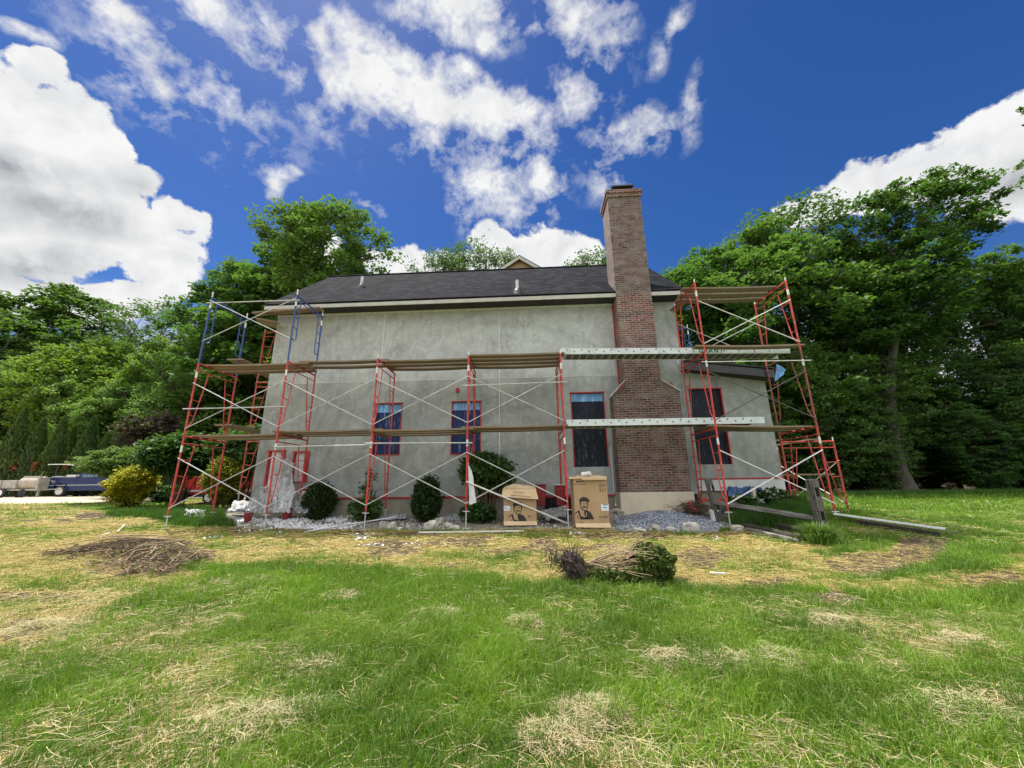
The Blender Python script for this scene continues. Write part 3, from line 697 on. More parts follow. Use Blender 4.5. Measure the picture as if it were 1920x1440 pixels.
def jack(root, d, drop, along='y'):
    a = (lambda d, z: (0, d, z)) if along == 'y' else (lambda d, z: (d, 0, z))
    x, y, _ = a(d, 0)
    j = MB().tube([(x, y, -drop+.01), (x, y, .03)], .015, 8).build('screw_jack', 'galv', root, True)
    mb = MB(); mb.box(x-.085, x+.085, y-.02, y+.02, -.022, -.006); mb.lathe([(.032, -.03), (.032, .0)], (x, y, 0), 12); mb.build('adjusting_collar', 'galv', j)
    MB().box(x-.075, x+.075, y-.075, y+.075, -drop, -drop+.012).build('base_plate', 'galv', j)
YF, ZC, X1 = 9.696, .963, -8.69
FRP = {}
GF = 'scaffold frames along the house front'
place = ['at the left corner of the house', 'in front of the two narrow left windows', 'in front of the first blue windowed bay', 'in front of the wall middle', 'beside the standing cardboard box']
place = ['farthest left, clear of the house corner', 'second from the left, before the white taped windows', 'third from the left, between the two round shrubs', 'fourth from the left, before the leafy bush', 'fifth from the left, beside the tall cardboard box']
proto = red_frame(); proto_b = blue_frame()
used_r = used_b = False
def getframe(kind, loc, label, group, mesh_mat=None):
    global used_r, used_b
    p = proto if kind == 'r' else proto_b
    o = dup(p, loc, label=label, cat='scaffold frame', group=group)
    return o
def zcol(i): return ZC + .0127*i
for i in range(5):
    for l in (0, 1):
        x = X1+i*BAY; z = zcol(i)+l*FH
        o = getframe('r', (x, YF, z), ('red scaffold frame on the ground, %s' if l == 0 else 'red scaffold frame of the second lift, %s') % place[i], GF)
        if l == 0:
            for d in (0, FWD): jack(o, d, z-gz(x, YF+d)+.01)
GB = 'blue scaffold frames on the top lift'
for i, lb in ((0, 'blue scaffold frame on the top lift, clear of the house corner'), (1, 'blue scaffold frame on the top lift, in front of the grey wall')):
    getframe('b', (X1+i*BAY, YF, zcol(i)+2*FH), lb, GB)
X6, Y6, Z6 = 4.752, 9.495, .930
GR = 'scaffold frames of the right tower'
tier = ['bottom', 'middle', 'top']
for i in (0, 1):
    for l in (0, 1, 2):
        x = X6+i*2.42; z = Z6-.014*i+l*FH
        o = getframe('r', (x, Y6, z), 'red scaffold frame, %s lift of the right tower, on its %s side' % (tier[l], 'chimney' if i == 0 else 'woods'), GR)
        if (i, l) == (1, 1):
            for c_o in o.children:
                if 'pin' not in c_o.name and 'collar' not in c_o.name:
                    c_o.data = c_o.data.copy(); c_o.data.materials[0] = MATS['rust_steel' if 'leg' in c_o.name or 'ladder' in c_o.name else 'dark_steel']
            o['label'] = 'rusty brown scaffold frame, middle lift of the right tower, woods side'
        if l == 0:
            for d in (0, FWD): jack(o, d, max(.06, z-gz(x, Y6+d)+.01))
# frames standing end-on beside and behind the house
GL = 'scaffold frames along the left side of the house'
pf = red_frame(along='x', depth=1.5, white=False)
for l in range(1, 4):
    z = 7.38-FH-(3-l)*(FH+.03)
    if l == 3: o = dup(pf, (-9.753, 13.5, z+0), label='red scaffold frame beyond the house corner, its top lift', cat='scaffold frame', group=GL)
    else:
        o = dup(pf, (-9.753, 13.5, z), label='red scaffold frame beyond the house corner, %s lift' % ['', 'lowest', 'middle'][l], cat='scaffold frame', group=GL)
        if l == 1:
            for d in (0, 1.5): jack(o, d, max(.08, z-gz(-9.75+d, 13.5)), 'x')
P_ = at(1562, 826, 11.55)
GQ = 'low red scaffold frames right of the extension'
o = dup(pf, (P_[0]-1.5, 11.55, P_[2]-FH), label='low red scaffold frame on the lawn right of the extension, nearest the woods', cat='scaffold frame', group=GQ)
for d in (0, 1.5): jack(o, d, max(.06, P_[2]-FH-gz(P_[0]-1.5+d, 11.55)), 'x')
o2 = dup(pf, (P_[0]-1.62, 13.9, P_[2]-FH-.06), label='low red scaffold frame close to the extension side, farther back', cat='scaffold frame', group=GQ)
for d in (0, 1.5): jack(o2, d, max(.06, P_[2]-FH-.06-gz(P_[0]-1.62+d, 13.9)), 'x')
LRX = P_[0]-1.5; LRZ = P_[2]
bf = blue_frame(along='x', depth=1.5)
PB = at(1283, 614, 17.2)
dup(bf, (PB[0]-1.35, 17.2, PB[2]-FH), label='blue scaffold frame behind the house, seen past its right corner', cat='scaffold frame')
for p in (proto, proto_b, pf, bf):
    for c_o in list(p.children_recursive): bpy.data.objects.remove(c_o)
    bpy.data.objects.remove(p)
# cross braces
def xbrace(p, q, zlo, zhi, m='galv', label='', group='cross braces', r=.0125, m2=None):
    (xa, ya, za), (xb, yb, zb) = p, q
    o = empty('cross_brace', (xa, ya, za), label=label, cat='cross brace', group=group)
    d = (xb-xa, yb-ya, zb-za)
    ztube('brace_tube', m, o, [(0, -.030, zlo), (d[0], d[1]-.030, d[2]+zhi)], r, 7)
    ztube('brace_tube', m2 or m, o, [(0, -.056, zhi), (d[0], d[1]-.056, d[2]+zlo)], r, 7)
    ztube('pivot_bolt', m, o, [(d[0]/2, d[1]/2-.07, (d[2]+zlo+zhi)/2), (d[0]/2, d[1]/2-.02, (d[2]+zlo+zhi)/2)], .013, 6)
    return o
for i in range(4):
    for l in (0, 1):
        xbrace((X1+i*BAY, YF, zcol(i)+l*FH), (X1+(i+1)*BAY, YF, zcol(i+1)+l*FH), .17, 1.39,
            label='galvanised cross brace of the %s lift, %s bay from the left' % (['bottom', 'second'][l], ORD[i]), group='cross braces on the front scaffold')
xbrace((X1, YF, zcol(0)+2*FH), (X1+BAY, YF, zcol(1)+2*FH), .62, 1.83, label='galvanised cross brace between the two blue frames', group='cross braces on the front scaffold')
GRB = 'cross braces on the right tower'
z7 = Z6-.014
xbrace((X6, Y6, Z6), (X6+2.42, Y6, z7), .17, 1.39, label='bright cross brace of the right tower, bottom lift', group=GRB, m='white_steel', r=.0145)
xbrace((X6, Y6, Z6+FH), (X6+2.42, Y6, z7+FH), .17, 1.39, m='galv_dark', label='dark rusty cross brace of the right tower, middle lift', group=GRB)
xbrace((X6, Y6, Z6+2*FH), (X6+2.42, Y6, z7+2*FH), .20, 1.39, m='white_steel', label='bright cross brace of the right tower, top lift front', group=GRB)
xbrace((X6, Y6+FWD+.08, Z6+2*FH), (X6+2.42, Y6+FWD+.08, z7+2*FH), .20, 1.39, label='cross brace of the right tower, top lift rear face', group=GRB)
xbrace((LRX+1.5, 11.55, LRZ-FH), (LRX+1.38, 13.9, LRZ-FH-.06), .17, 1.39, label='cross brace joining the two low frames by the extension', group=GRB)
# straight tubes
def rail(p, q, label, m='galv', r=.0155, extra=.14, name='guard_rail'):
    p, q = Vector(p), Vector(q); d = (q-p).normalized()
    o = MB().tube([p-d*extra, q+d*extra], r, 8).build(name, m, None, True)
    return tag(o, label, 'tube', 'loose horizontal scaffold tubes')
def rp(i, zz, l, dy=-.045): return (X1+i*BAY, YF+dy, zcol(i)+l*FH+zz)
rail(rp(0, .69, 1), rp(1, .69, 1), 'straight grey tube across the far left bay, second lift')
rail(rp(1, 1.62, 0), rp(2, 1.62, 0), 'straight grey tube in front of the white taped windows', extra=.03)
rail(rp(2, 1.66, 0), rp(3, 1.62, 0), 'straight grey tube under the deck, from third to fourth frame')
rail(rp(3, 1.14, 1), rp(4, 1.17, 1), 'straight grey tube under the upper deck beside the tall film-covered window')
rail(rp(0, 1.75, 2), (X1+BAY+.02, YF-.045, zcol(1)+2*FH+1.76), 'thin grey tube joining the tops of the blue frames', extra=.10)
rail((X6+.05, Y6-.05, Z6+FH+1.66), (X6+2.42, Y6-.05, z7+FH+1.66), 'thin pale tube in front of the upper aluminium walkway end', extra=.18, m='white_steel', r=.013)
# leaning tubes
A = at(874, 903, YF-.10); B = gnd(1064, 985)
for k in range(2):
    o = MB().tube([(A[0]+.02*k, A[1]-.03*k, A[2]+.0*k), (B[0]+.05*k, B[1]-.05*k, B[2]+.03)], .017, 8).build('leaning_tube', 'white_steel', None, True)
    tag(o, 'long white tube leaning from the fourth frame to the ground before the boxes', 'tube', 'pair of tubes leaning before the boxes')
# decks
def planks(x0, x1, zt, offs, y0=YF, w=.235, name='bay', z2=None, seed=0, over=.22, glab='planks', m='plank_wood', wet=0):
    rs = random.Random(seed)
    for k, of in enumerate(offs):
        a = x0-over*rs.uniform(.2, 1.0); b = x1+over*rs.uniform(.2, 1.0); y = y0+of; tilt = rs.uniform(-.012, .012)
        za = zt+rs.uniform(0, .006); zb = (z2 if z2 is not None else zt)+rs.uniform(0, .006)
        L = b-a; V = []; n = 9; sag = rs.uniform(.005, .03)
        mb = MB(); i0 = 0
        for i in range(n+1):
            t = i/n; z = za+(zb-za)*t-sag*math.sin(math.pi*t)
            for yy, zz in ((-w/2, 0), (w/2, 0), (w/2, .042), (-w/2, .042)): mb.v.append((t*L-L/2, yy+tilt*(t-.5), z-za+zz))
        for i in range(n):
            for j in range(4):
                p = i*4+j; q = i*4+(j+1) % 4; mb.f.append((p, q, q+4, p+4))
        mb.f.append((3, 2, 1, 0)); mb.f.append((n*4, n*4+1, n*4+2, n*4+3))
        o = mb.build('scaffold_plank', m, None); o.location = (a+L/2, y, za)
        side = 'front' if k == 0 else ('back' if k == len(offs)-1 else ('middle' if len(offs) == 3 else ORD[k]+' from the front'))
        tag(o, 'weathered plank, %s of %s' % (side, name), 'plank', glab)
zt = lambda i, l: zcol(i)+(l+1)*FH+.002
G1 = 'planks of the lower deck'; G2 = 'planks of the upper deck'
planks(X1+.05, X1+BAY, zt(0, 0), (.36, .66, .98), seed=1, z2=zt(1, 0), name='the lower deck at the far left bay', glab=G1)
planks(X1+BAY, X1+2*BAY, zt(1, 0)+.045, (.20, .62, 1.02), seed=2, z2=zt(2, 0)+.045, name='the lower deck before the wall between first and second frame', glab=G1)
planks(X1+2*BAY, X1+3*BAY, zt(2, 0), (.16, .50, .90), seed=3, z2=zt(3, 0), name='the lower deck crossing the two small blue windows', glab=G1)
planks(X1+3*BAY, X1+4*BAY, zt(3, 0)+.045, (.16, .46, .78), seed=4, z2=zt(4, 0)+.045, name='the lower deck left of the tall film-covered window', glab=G1, over=.4)
planks(X1+.2, X1+BAY, zt(0, 1), (.40, .70, 1.02), seed=5, z2=zt(1, 1), name='the upper deck at the far left bay', glab=G2, over=.5)
planks(X1+BAY+.3, X1+2*BAY, zt(1, 1)+.045, (.42, .86), seed=6, z2=zt(2, 1)+.045, name='the upper deck right of the lower end of a blue frame', glab=G2)
planks(X1+2*BAY, X1+3*BAY, zt(2, 1), (.40, .74, 1.08), seed=7, z2=zt(3, 1), name='the upper deck above the left small blue window', glab=G2, over=.1)
planks(X1+3*BAY, X1+4*BAY, zt(3, 1)+.01, (.14, .46, .79, 1.12), seed=8, z2=zt(4, 1)+.01, name='the upper deck ending at the long aluminium walkway', glab=G2, over=.12)
G3 = 'planks of the right tower'
planks(X6, X6+2.42, Z6+FH+.05, (.30, .62, .96), y0=Y6, seed=9, z2=z7+FH+.002, name='the right tower, bottom deck', glab=G3, over=.1)
planks(X6-.05, X6+2.42, Z6+2*FH+.13, (.10,), y0=Y6, seed=10, z2=z7+2*FH+.11, name='the right tower, middle deck', glab=G3, over=.25)
planks(X6, X6+2.2, Z6+3*FH+.002, (.45, .80, 1.13), y0=Y6, seed=11, z2=z7+3*FH+.002, name='the right tower, top deck against the trees', glab=G3, over=.3)
mb = MB(); mb.beam((X6+.25, Y6+1.2, Z6+3*FH+.05), (X6-.35, Y6+4.6, Z6+3*FH+.05), .24, .042); tag(mb.build('scaffold_plank', 'plank_wood'), 'plank running back from the right tower top deck along the house side', 'plank', G3)
mb = MB(); mb.beam(tuple(at(478, 589, 11.15)), tuple(at(603, 579, 10.95)), .26, .045); tag(mb.build('scaffold_plank', 'plank_wood'), 'grey plank just under the eave at the left house corner', 'plank', G2)
mb = MB(); mb.beam(tuple(at(500, 600, 11.0)), tuple(at(505, 612, 14.2)), .60, .045); tag(mb.build('scaffold_plank', 'plank_wood'), 'wide brown plank running back along the left house side under the eave', 'plank', G2)
for k, dz in ((0, -FH-.02), (1, -2*FH-.08)):
    mb = MB(); mb.beam((-8.75, 11.0, 7.38+dz+.03), (-8.85, 14.0, 7.38+dz+.03), .5, .045); tag(mb.build('scaffold_plank', 'plank_wood'), 'wide plank running back beside the left house wall, %s of two' % ['upper', 'lower'][k], 'plank', G2)
mb = MB(); mb.beam((LRX-.2, 12.0, LRZ-.95), (LRX+1.65, 12.1, LRZ-.95), .26, .045); tag(mb.build('scaffold_plank', 'plank_wood'), 'pale plank across the middle of the low frame by the woods', 'plank', G3)
for k, (a, b) in enumerate((((LRX-.15, 11.4, LRZ+.022), (LRX-.05, 14.1, LRZ+.0)), ((LRX+.8, 11.35, LRZ+.022), (LRX+.75, 14.1, LRZ-.0)))):
    mb = MB(); mb.beam(a, b, .24, .045); tag(mb.build('scaffold_plank', 'plank_wood'), 'plank on top of the low frames, %s' % ['nearer the extension', 'nearer the woods'][k], 'plank', G3)
# aluminium walkways spanning the chimney
def walkway(xa, xb, y, za, zb, label, word=None):
    o = empty('aluminium_walkway', (xa, y, za), label=label, cat='walkway', group='aluminium walkways across the chimney')
    L = xb-xa; ang = math.atan2(zb-za, L); o.rotation_euler = (0, -ang, 0)
    H = .155; W = .50
    def rimd(y0, s):
        mb = MB(); mb.box(0, L, y0, y0+.006, 0, H); mb.box(0, L, y0 if s < 0 else y0-.03, y0+.036 if s < 0 else y0+.006, -.004, .0); mb.box(0, L, y0 if s < 0 else y0-.03, y0+.036 if s < 0 else y0+.006, H, H+.006)
        return mb.build('side_rail', 'aluminium', o)
    r1 = rimd(0, -1); rimd(W, 1)
    n = int(L/.205); mb = MB()
    for i in range(n):
        x = .16+i*(L-.3)/n; z = .082 if i % 2 == 0 else .045
        if i % 2 == 0: mb.tube([(x, -.008, .118), (x, .001, .118)], .018, 8)
        else: mb.tube([(x, -.008, .070), (x, .001, .070)], .018, 8)
    mb.build('rung_end', 'black_metal', r1)
    MB().box(.01, L-.01, .008, W-.004, H-.014, H-.002).build('deck_sheet', 'aluminium', o)
    mb = MB(); i = 0
    x = .12
    while x < L-.1:
        mb.box(x, x+.035, .010, W-.006, .030, .065); x += .205
    mb.build('rung', 'galv', o)
    mb = MB()
    x = .2
    while x < L-.2: mb.box(x, x+.10, .012, W-.008, .010, .026); x += .205
    mb.build('underside_rib', 'galv_dark', o)
    if word:
        fc = bpy.data.curves.new('lettering', 'FONT'); fc.body = word; fc.size = .165; fc.extrude = .002; fc.offset = .004; fc.space_character = 1.25
        t = bpy.data.objects.new('tmp', fc); COL.objects.link(t); bpy.context.view_layer.update()
        me = bpy.data.meshes.new_from_object(t); bpy.data.objects.remove(t)
        me.materials.clear(); me.materials.append(MATS['green_ink'])
        q = bpy.data.objects.new('lettering', me); COL.objects.link(q); q.parent = o
        q.location = (word_x, -.004, .022); q.rotation_euler = (rad(90), 0, 0)
    return o
yw = YF+.12
pa, pb = at(1062, 803, yw), at(1436, 801, yw)
walkway(pa[0], pb[0], yw, zt(4, 0)+.05, zt(4, 0)+.04, 'lower aluminium walkway of two, spanning before the tall film-covered window')
pa, pb = at(1052, 669, yw), at(1484, 669, yw)
word_x = at(1312, 672, yw)[0]-pa[0]
walkway(pa[0], pb[0], yw, zt(4, 1)+.03, zt(4, 1)-.075, 'upper aluminium walkway of two, with green letters near the right end', 'GRANT')
# ---------------------------------------------------------------- foliage
def leafquads(C, size, rs, up=.55, tint=None, aspect=1.5, droop=0):
    n = len(C); N = rs.normal(size=(n, 3)); N[:, 2] = np.abs(N[:, 2])*(1+up*2)+up; N /= np.linalg.norm(N, axis=1, keepdims=True)
    A = rs.normal(size=(n, 3)); A[:, 2] -= droop; A -= N*(A*N).sum(1, keepdims=True); A /= np.linalg.norm(A, axis=1, keepdims=True); B = np.cross(N, A)
    s = (size*rs.uniform(.65, 1.35, n))[:, None]
    V = np.stack([C-A*s*.5*aspect, C-B*s*.42+N*s*.12-A*s*.08, C+A*s*.5*aspect, C+B*s*.42+N*s*.12-A*s*.08], 1).reshape(-1, 3)
    Q = np.arange(n*4).reshape(-1, 4)
    if tint is None: tint = rs.uniform(0, 1, n)
    return V, Q, np.repeat(tint, 4)
def tree_template(name, H, base, R, nclu, per, leaf, trunk_r, seed, lm='leaf_maple', bm='bark_dark', prof=None, crad=.9, lean=(0, 0), flat=.45, nlimb=14, lobes=.35, path=None):
    rs = np.random.RandomState(seed)
    prof = prof or (lambda t: math.sin(math.pi*min(1, max(0, t*.86+.12)))**.7)
    # trunk
    n = 14; P = []; ph = rs.uniform(0, 6, 4)
    for i in range(n):
        t = i/(n-1); z = t*H*.90
        P.append(np.array([lean[0]*t**1.5*H + .02*H*math.sin(ph[0]+t*5)*t, lean[1]*t**1.5*H+.02*H*math.sin(ph[1]+t*4)*t, z]))
    if path is not None:
        tt = np.linspace(0, 1, n); pt = np.linspace(0, 1, len(path)); pa = np.array(path, float)
        P = [np.array([np.interp(t, pt, pa[:, k]) for k in range(3)]) for t in tt]
    P = np.array(P)
    def tp(z):
        return np.array([np.interp(z, P[:, 2], P[:, 0]), np.interp(z, P[:, 2], P[:, 1]), z])
    mb = MB(); rr = [trunk_r*(1.35 if i == 0 else 1)*(1-.88*i/(n-1)) for i in range(n)]
    mb.tube([tuple(p) for p in P], rr, 9)
    C = []
    while len(C) < nclu:
        t = rs.uniform(0, 1); th = rs.uniform(0, 2*math.pi)
        lob = 1-lobes+lobes*2*float(vnoise(th*1.6+3, t*4, 1.0, seed))
        r = R*prof(t)*lob
        if rs.uniform() > (r/R)**1.2+.08: continue
        z = base*H+(1-base)*H*t; q = r*math.sqrt(rs.uniform(.12, 1)); c = tp(min(z, P[-1, 2]))
        C.append((c[0]+q*math.cos(th), c[1]+q*math.sin(th), z+rs.uniform(-.3, .3)))
    C = np.array(C)
    # limbs: to the outermost clusters, spread by height
    idx = np.argsort(C[:, 2]); L = []
    for g in np.array_split(idx, nlimb):
        k = g[rs.randint(len(g))]; e = C[k]; hd = math.hypot(e[0]-tp(e[2])[0], e[1]-tp(e[2])[1])
        z0 = max(base*H*.75, e[2]-hd*rs.uniform(.6, 1.1)-.5); z0 = min(z0, P[-1, 2]*.93); s = tp(z0)
        m1 = s*.6+e*.4+np.array([0, 0, hd*.10]); m2 = s*.25+e*.75+np.array([0, 0, hd*.08])
        pts = [s, m1, m2, e]; r0 = np.interp(z0, P[:, 2], rr)*.55
        mb.tube([tuple(p) for p in pts], [r0, r0*.65, r0*.4, .012], 6, False)
        for a, b in zip(pts, pts[1:]):
            for q in np.linspace(0, 1, 4): L.append(a*(1-q)+b*q)
    for z in np.linspace(base*H*.8, P[-1, 2], 12): L.append(tp(z))
    L = np.array(L)
    for c in C:
        d = np.linalg.norm(L-c, axis=1)+.8*np.maximum(0, L[:, 2]-c[2]); k = L[np.argmin(d)]
        mb.tube([tuple(k), tuple((k+c)/2+np.array([0, 0, .12])), tuple(c)], [.035, .022, .006], 3, False)
    # leaves
    cl = np.repeat(np.arange(len(C)), per); off = rs.normal(size=(len(cl), 3))
    off /= np.maximum(1e-6, np.linalg.norm(off, axis=1, keepdims=True)); off *= rs.uniform(.15, 1, (len(cl), 1))**.6
    sz = crad*rs.uniform(.6, 1.35, len(C)); off *= sz[cl][:, None]; off[:, 2] *= flat
    off[:, 2] -= (np.hypot(off[:, 0], off[:, 1])**2)*.12
    ct = rs.uniform(0, 1, len(C))
    tint = np.clip(.55*ct[cl]+.45*rs.uniform(0, 1, len(cl)), 0, 1)
    V, Q, T_ = leafquads(C[cl]+off, leaf, rs, tint=tint)
    root = empty('tree'); mb.build('trunk', bm, root, True)
    fastmesh('crown', V, Q, None, lm, root, T_)
    root['H'] = H; root['R'] = R
    return root
def swapmat(root, part, m):
    for c in root.children:
        if c.name.startswith(part): c.data = c.data.copy(); c.data.materials[0] = MATS[m]
def variant(t, m):
    """the same shape with another leaf"""
    r = dup(t); r['H'] = t['H']; swapmat(r, 'crown', m); return r
tall = lambda t: (.35+.65*math.sin(math.pi*min(1, t*.8+.18)))*(1 if t < .9 else .7)
vase = lambda t: .25+.85*t if t < .7 else (.85-.0*t)*math.sqrt(max(.0, 1-((t-.7)/.32)**2))
TA = tree_template('a', 18, .20, 3.7, 430, 54, .20, .26, 11, 'leaf_maple', 'bark', prof=tall, crad=.78, flat=.45, lobes=.6, nlimb=22)
TB = tree_template('b', 20, .30, 4.4, 430, 54, .20, .30, 12, 'leaf_maple', 'bark', prof=vase, crad=.82, flat=.45, lobes=.7, nlimb=22)
TC = tree_template('c', 16, .12, 4.2, 520, 58, .19, .26, 13, 'leaf_dark', crad=.74, flat=.45, lobes=.6, nlimb=20)
TD = tree_template('d', 19, .26, 3.8, 380, 32, .16, .26, 14, 'leaf_blue', 'bark', prof=vase, crad=.72, flat=.6, lobes=.7, nlimb=24)
TE = tree_template('e', 13, .05, 4.6, 560, 54, .16, .16, 15, 'leaf_maple', crad=.85, flat=.24, lobes=.55, nlimb=26)
TF = tree_template('f', 12, .10, 4.6, 560, 58, .19, .24, 16, 'leaf_olive', crad=.76, flat=.5, lobes=.55, nlimb=18)
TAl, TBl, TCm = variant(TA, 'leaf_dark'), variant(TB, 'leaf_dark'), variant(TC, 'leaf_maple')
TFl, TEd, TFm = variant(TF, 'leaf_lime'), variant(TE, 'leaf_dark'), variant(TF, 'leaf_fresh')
PROTO = [TA, TB, TC, TD, TE, TF, TAl, TBl, TCm, TFl, TEd, TFm]
used_proto = set()
RSG = random.Random(5)
def place(t, px, pytop, Y, label, group, wid=1.0, name='tree', cat='tree', hz=None):
    if pytop is not None: px = 905+(px-905)*3290/(pytop+2365)
    base = at(px, 925, Y); X = base[0]; z0 = gz(X, Y)
    zt_ = at(px, pytop, Y)[2] if pytop is not None else hz+z0
    s = (zt_-z0)/t['H']
    o = dup(t, (X, Y, z0-.05), (0, 0, RSG.uniform(0, 6.28)), (s*wid, s*wid, s), label, cat, group); o.name = name
    return o
GW = 'trees of the woods to the right of the house'; GWb = 'trees deep in the woods on the right'
GX = 'trees beyond the driveway on the left'; GXb = 'trees far behind on the left'
WL = [ # right woods front, px, top, Y, proto, width, label
 (1262,515,34,TB,1.0,'round topped maple showing just right of the chimney above the roof end'),
 (1340,468,32,TA,1.0,'bright green maple behind the top deck of the right scaffold tower'),
 (1420,430,33,TCm,1.0,'full maple standing over the right scaffold tower'),
 (1492,385,34,TD,1.15,'tall airy blue green tree right of the scaffold tower top'),
 (1585,448,32,TA,.85,'slim maple at the lawn edge left of the pale trunk'),
 (1640,470,36,TBl,.8,'dark maple behind the tree with the pale trunk'),
 (1812,492,32,TB,.8,'mid height maple right of the tree with the pale trunk'),
 (1885,462,30,TA,.9,'yellowish maple near the right end of the woods'),
 (1965,485,32,TBl,.95,'dark maple at the right end of the woods'),
 (2070,480,33,TB,1.0,'big maple past the right end of the lawn')]
for px, py, Y, t, wd, lb in WL: place(t, px, py, Y, lb, GW, wd)
for px, py, Y, t, wd, lb in [(1395,700,29.5,TE,.8,'low layered young tree behind the low red scaffold frame'),
 (1500,640,29,TE,.75,'layered young tree behind the right tower middle lift'),
 (1575,610,30.5,TEd,.7,'dark young tree just left of the pale trunk'),
 (1620,730,28.6,TE,.62,'bright young tree reaching out beside the pale trunk'),
 (1770,640,30.5,TEd,.8,'dark spreading young tree right of the pale trunk'),
 (1810,750,28,TE,.8,'small layered tree at the lawn edge right of the pale trunk'),
 (1880,650,29,TEd,.8,'dark young tree near the right end of the lawn edge'),
 (1935,690,27,TE,.8,'bright young tree at the right end of the lawn edge'),
 (2020,620,28,TE,.9,'young tree partly beyond the right end of the lawn')]:
    place(t, px, py, Y, lb, 'young trees along the woods edge', wd)
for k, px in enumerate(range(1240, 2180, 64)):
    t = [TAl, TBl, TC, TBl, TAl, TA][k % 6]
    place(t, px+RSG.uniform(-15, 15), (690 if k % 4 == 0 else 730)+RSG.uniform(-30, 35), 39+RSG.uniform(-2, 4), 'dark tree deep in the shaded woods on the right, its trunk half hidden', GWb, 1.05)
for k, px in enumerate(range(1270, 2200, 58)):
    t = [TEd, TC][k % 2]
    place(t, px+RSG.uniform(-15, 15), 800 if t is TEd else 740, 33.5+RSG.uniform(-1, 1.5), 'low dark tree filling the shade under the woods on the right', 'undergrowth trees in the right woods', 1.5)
# the tree with the pale trunk and the wind-swept top
b0 = gnd(1702, 930); Yb = b0[1]
pth = [(at(px, py, Yb)-np.array(b0)) for px, py in ((1702, 930), (1685, 880), (1672, 820), (1668, 740), (1672, 660), (1690, 580), (1712, 500), (1735, 420), (1750, 355))]
pth[0] = np.zeros(3); HH = pth[-1][2]
sw = tree_template('s', HH*1.04, .42, 4.1, 460, 62, .21, .50, 31, 'leaf_dark', 'bark_grey', prof=lambda t: .55+.5*t if t < .75 else 1.0*math.sqrt(max(.02, 1-((t-.75)/.27)**2)), crad=.8, flat=.5, lobes=.7, nlimb=18, path=[tuple(p) for p in pth])
sw.location = tuple(b0); tag(sw, 'tall tree with a pale bent trunk and a leaning top above the woods', 'tree')
MB().lathe([(.75, 0), (.72, .25), (.60, .7), (.50, 1.1), (.44, 1.5)], (0, 0, -.05), 14).build('trunk_base', 'bark_grey', sw, True)
# broken limb piece rising to the right of that top
for px, py, Y, t, wd, lb, g in [
 (606,408,27,TB,.92,'big maple rising over the left end of the roof',GX),
 (512,462,31,TA,1.15,'broad maple left of the biggest one, above the blue frames',GX),
 (520,505,31,TCm,.9,'full maple left of the roof end behind the blue frames',GX),
 (440,495,31,TCm,.85,'maple behind the blue scaffold frame farthest left',GX),
 (382,590,32,TA,.8,'maple standing between the far left frame and the hedge row',GX),
 (290,572,50,TD,1.2,'airy tree with thin foliage left of the scaffold',GXb),
 (205,640,44,TFl,.9,'lime green tree in the middle of the left trees',GX),
 (300,645,42,TFl,.8,'yellow green tree beside the far left scaffold frame',GX),
 (110,660,43,TF,.9,'olive green tree behind the clipped conifer row',GX),
 (20,690,43,TFm,.8,'green tree at the left end behind the conifers',GX),
 (160,700,41,TFm,.8,'fresh green tree low behind the pointed conifers',GX),
 (250,710,40,TFm,.9,'leafy green tree behind the purple bush',GX),
 (345,700,38,TFm,.8,'leafy green tree behind the far left scaffold frame',GX),
 (60,640,50,TF,.9,'olive tree under the broad dark tree',GX),
 (118,542,56,TC,1.25,'broad dark tree on the left skyline',GXb),
 (15,640,48,TC,1.2,'dark tree at the left edge of the skyline',GXb),
 (30,640,56,TBl,1.2,'dark tree behind the left skyline',GXb)]:
    place(t, px, py, Y, lb, g, wd)
for k, px in enumerate(range(-60, 520, 52)): place([TAl, TC, TBl][k % 3], px, 700+RSG.uniform(-20, 20), 58, 'dark tree in the distant row behind the left trees', 'distant trees on the left', 1.5)
for px, py, Y, t, wd, lb in [(822,470,36,TD,.7,'slim tree top showing over the roof, leftmost of three'), (878,458,37,TD,.75,'tree top showing over the middle of the roof'), (938,468,36,TD,.6,'slim tree top over the roof beside the small rear gable'), (1112,470,36,TD,.8,'tree top showing over the roof just left of the chimney')]:
    place(t, px, py, Y, lb, 'trees behind the house showing over the roof', wd)
for c in PROTO:
    for k in list(c.children_recursive): bpy.data.objects.remove(k)
    bpy.data.objects.remove(c)
# branch of an off-frame tree hanging into the right edge of the view
bp = at(1990, 250, 12); br = empty('overhanging_tree', tuple(bp), label='drooping leafy branch of a tree reaching in at the right edge of the sky', cat='tree')
rs = np.random.RandomState(3); mb = MB(); LC = []
for k, (px, py) in enumerate(((1912, 205), (1905, 318), (1910, 350), (1930, 300), (1925, 230))):
    e = at(px, py, 12)-bp; m_ = e*.6+np.array([0, 0, .25]); mb.tube([(0, 0, 0), tuple(m_), tuple(e)], [.02, .012, .004], 5)
    for q in np.linspace(.55, 1, 9): LC += [(e*q+m_*(1-q)*.6)+rs.normal(size=3)*.05 for _ in range(6)]
mb.tube([(2.5, 0, -.5), (1.2, 0, .1), (0, 0, 0)], [.06, .04, .02], 6); mb.build('twig', 'bark_dark', br)
zg = gz(bp[0]+3.4, 12)-bp[2]; MB().tube([(3.4, 0, zg-.2), (3.3, .1, zg+3), (3.2, 0, -2.5), (2.6, 0, -.6), (2.4, .1, 3.5)], [.30, .22, .17, .14, .05], 10).build('trunk', 'bark_dark', br, True)
V, Q, T_ = leafquads(np.array(LC), .085, rs, droop=1.0); fastmesh('leaves', V, Q, None, 'leaf_dark', br, T_)
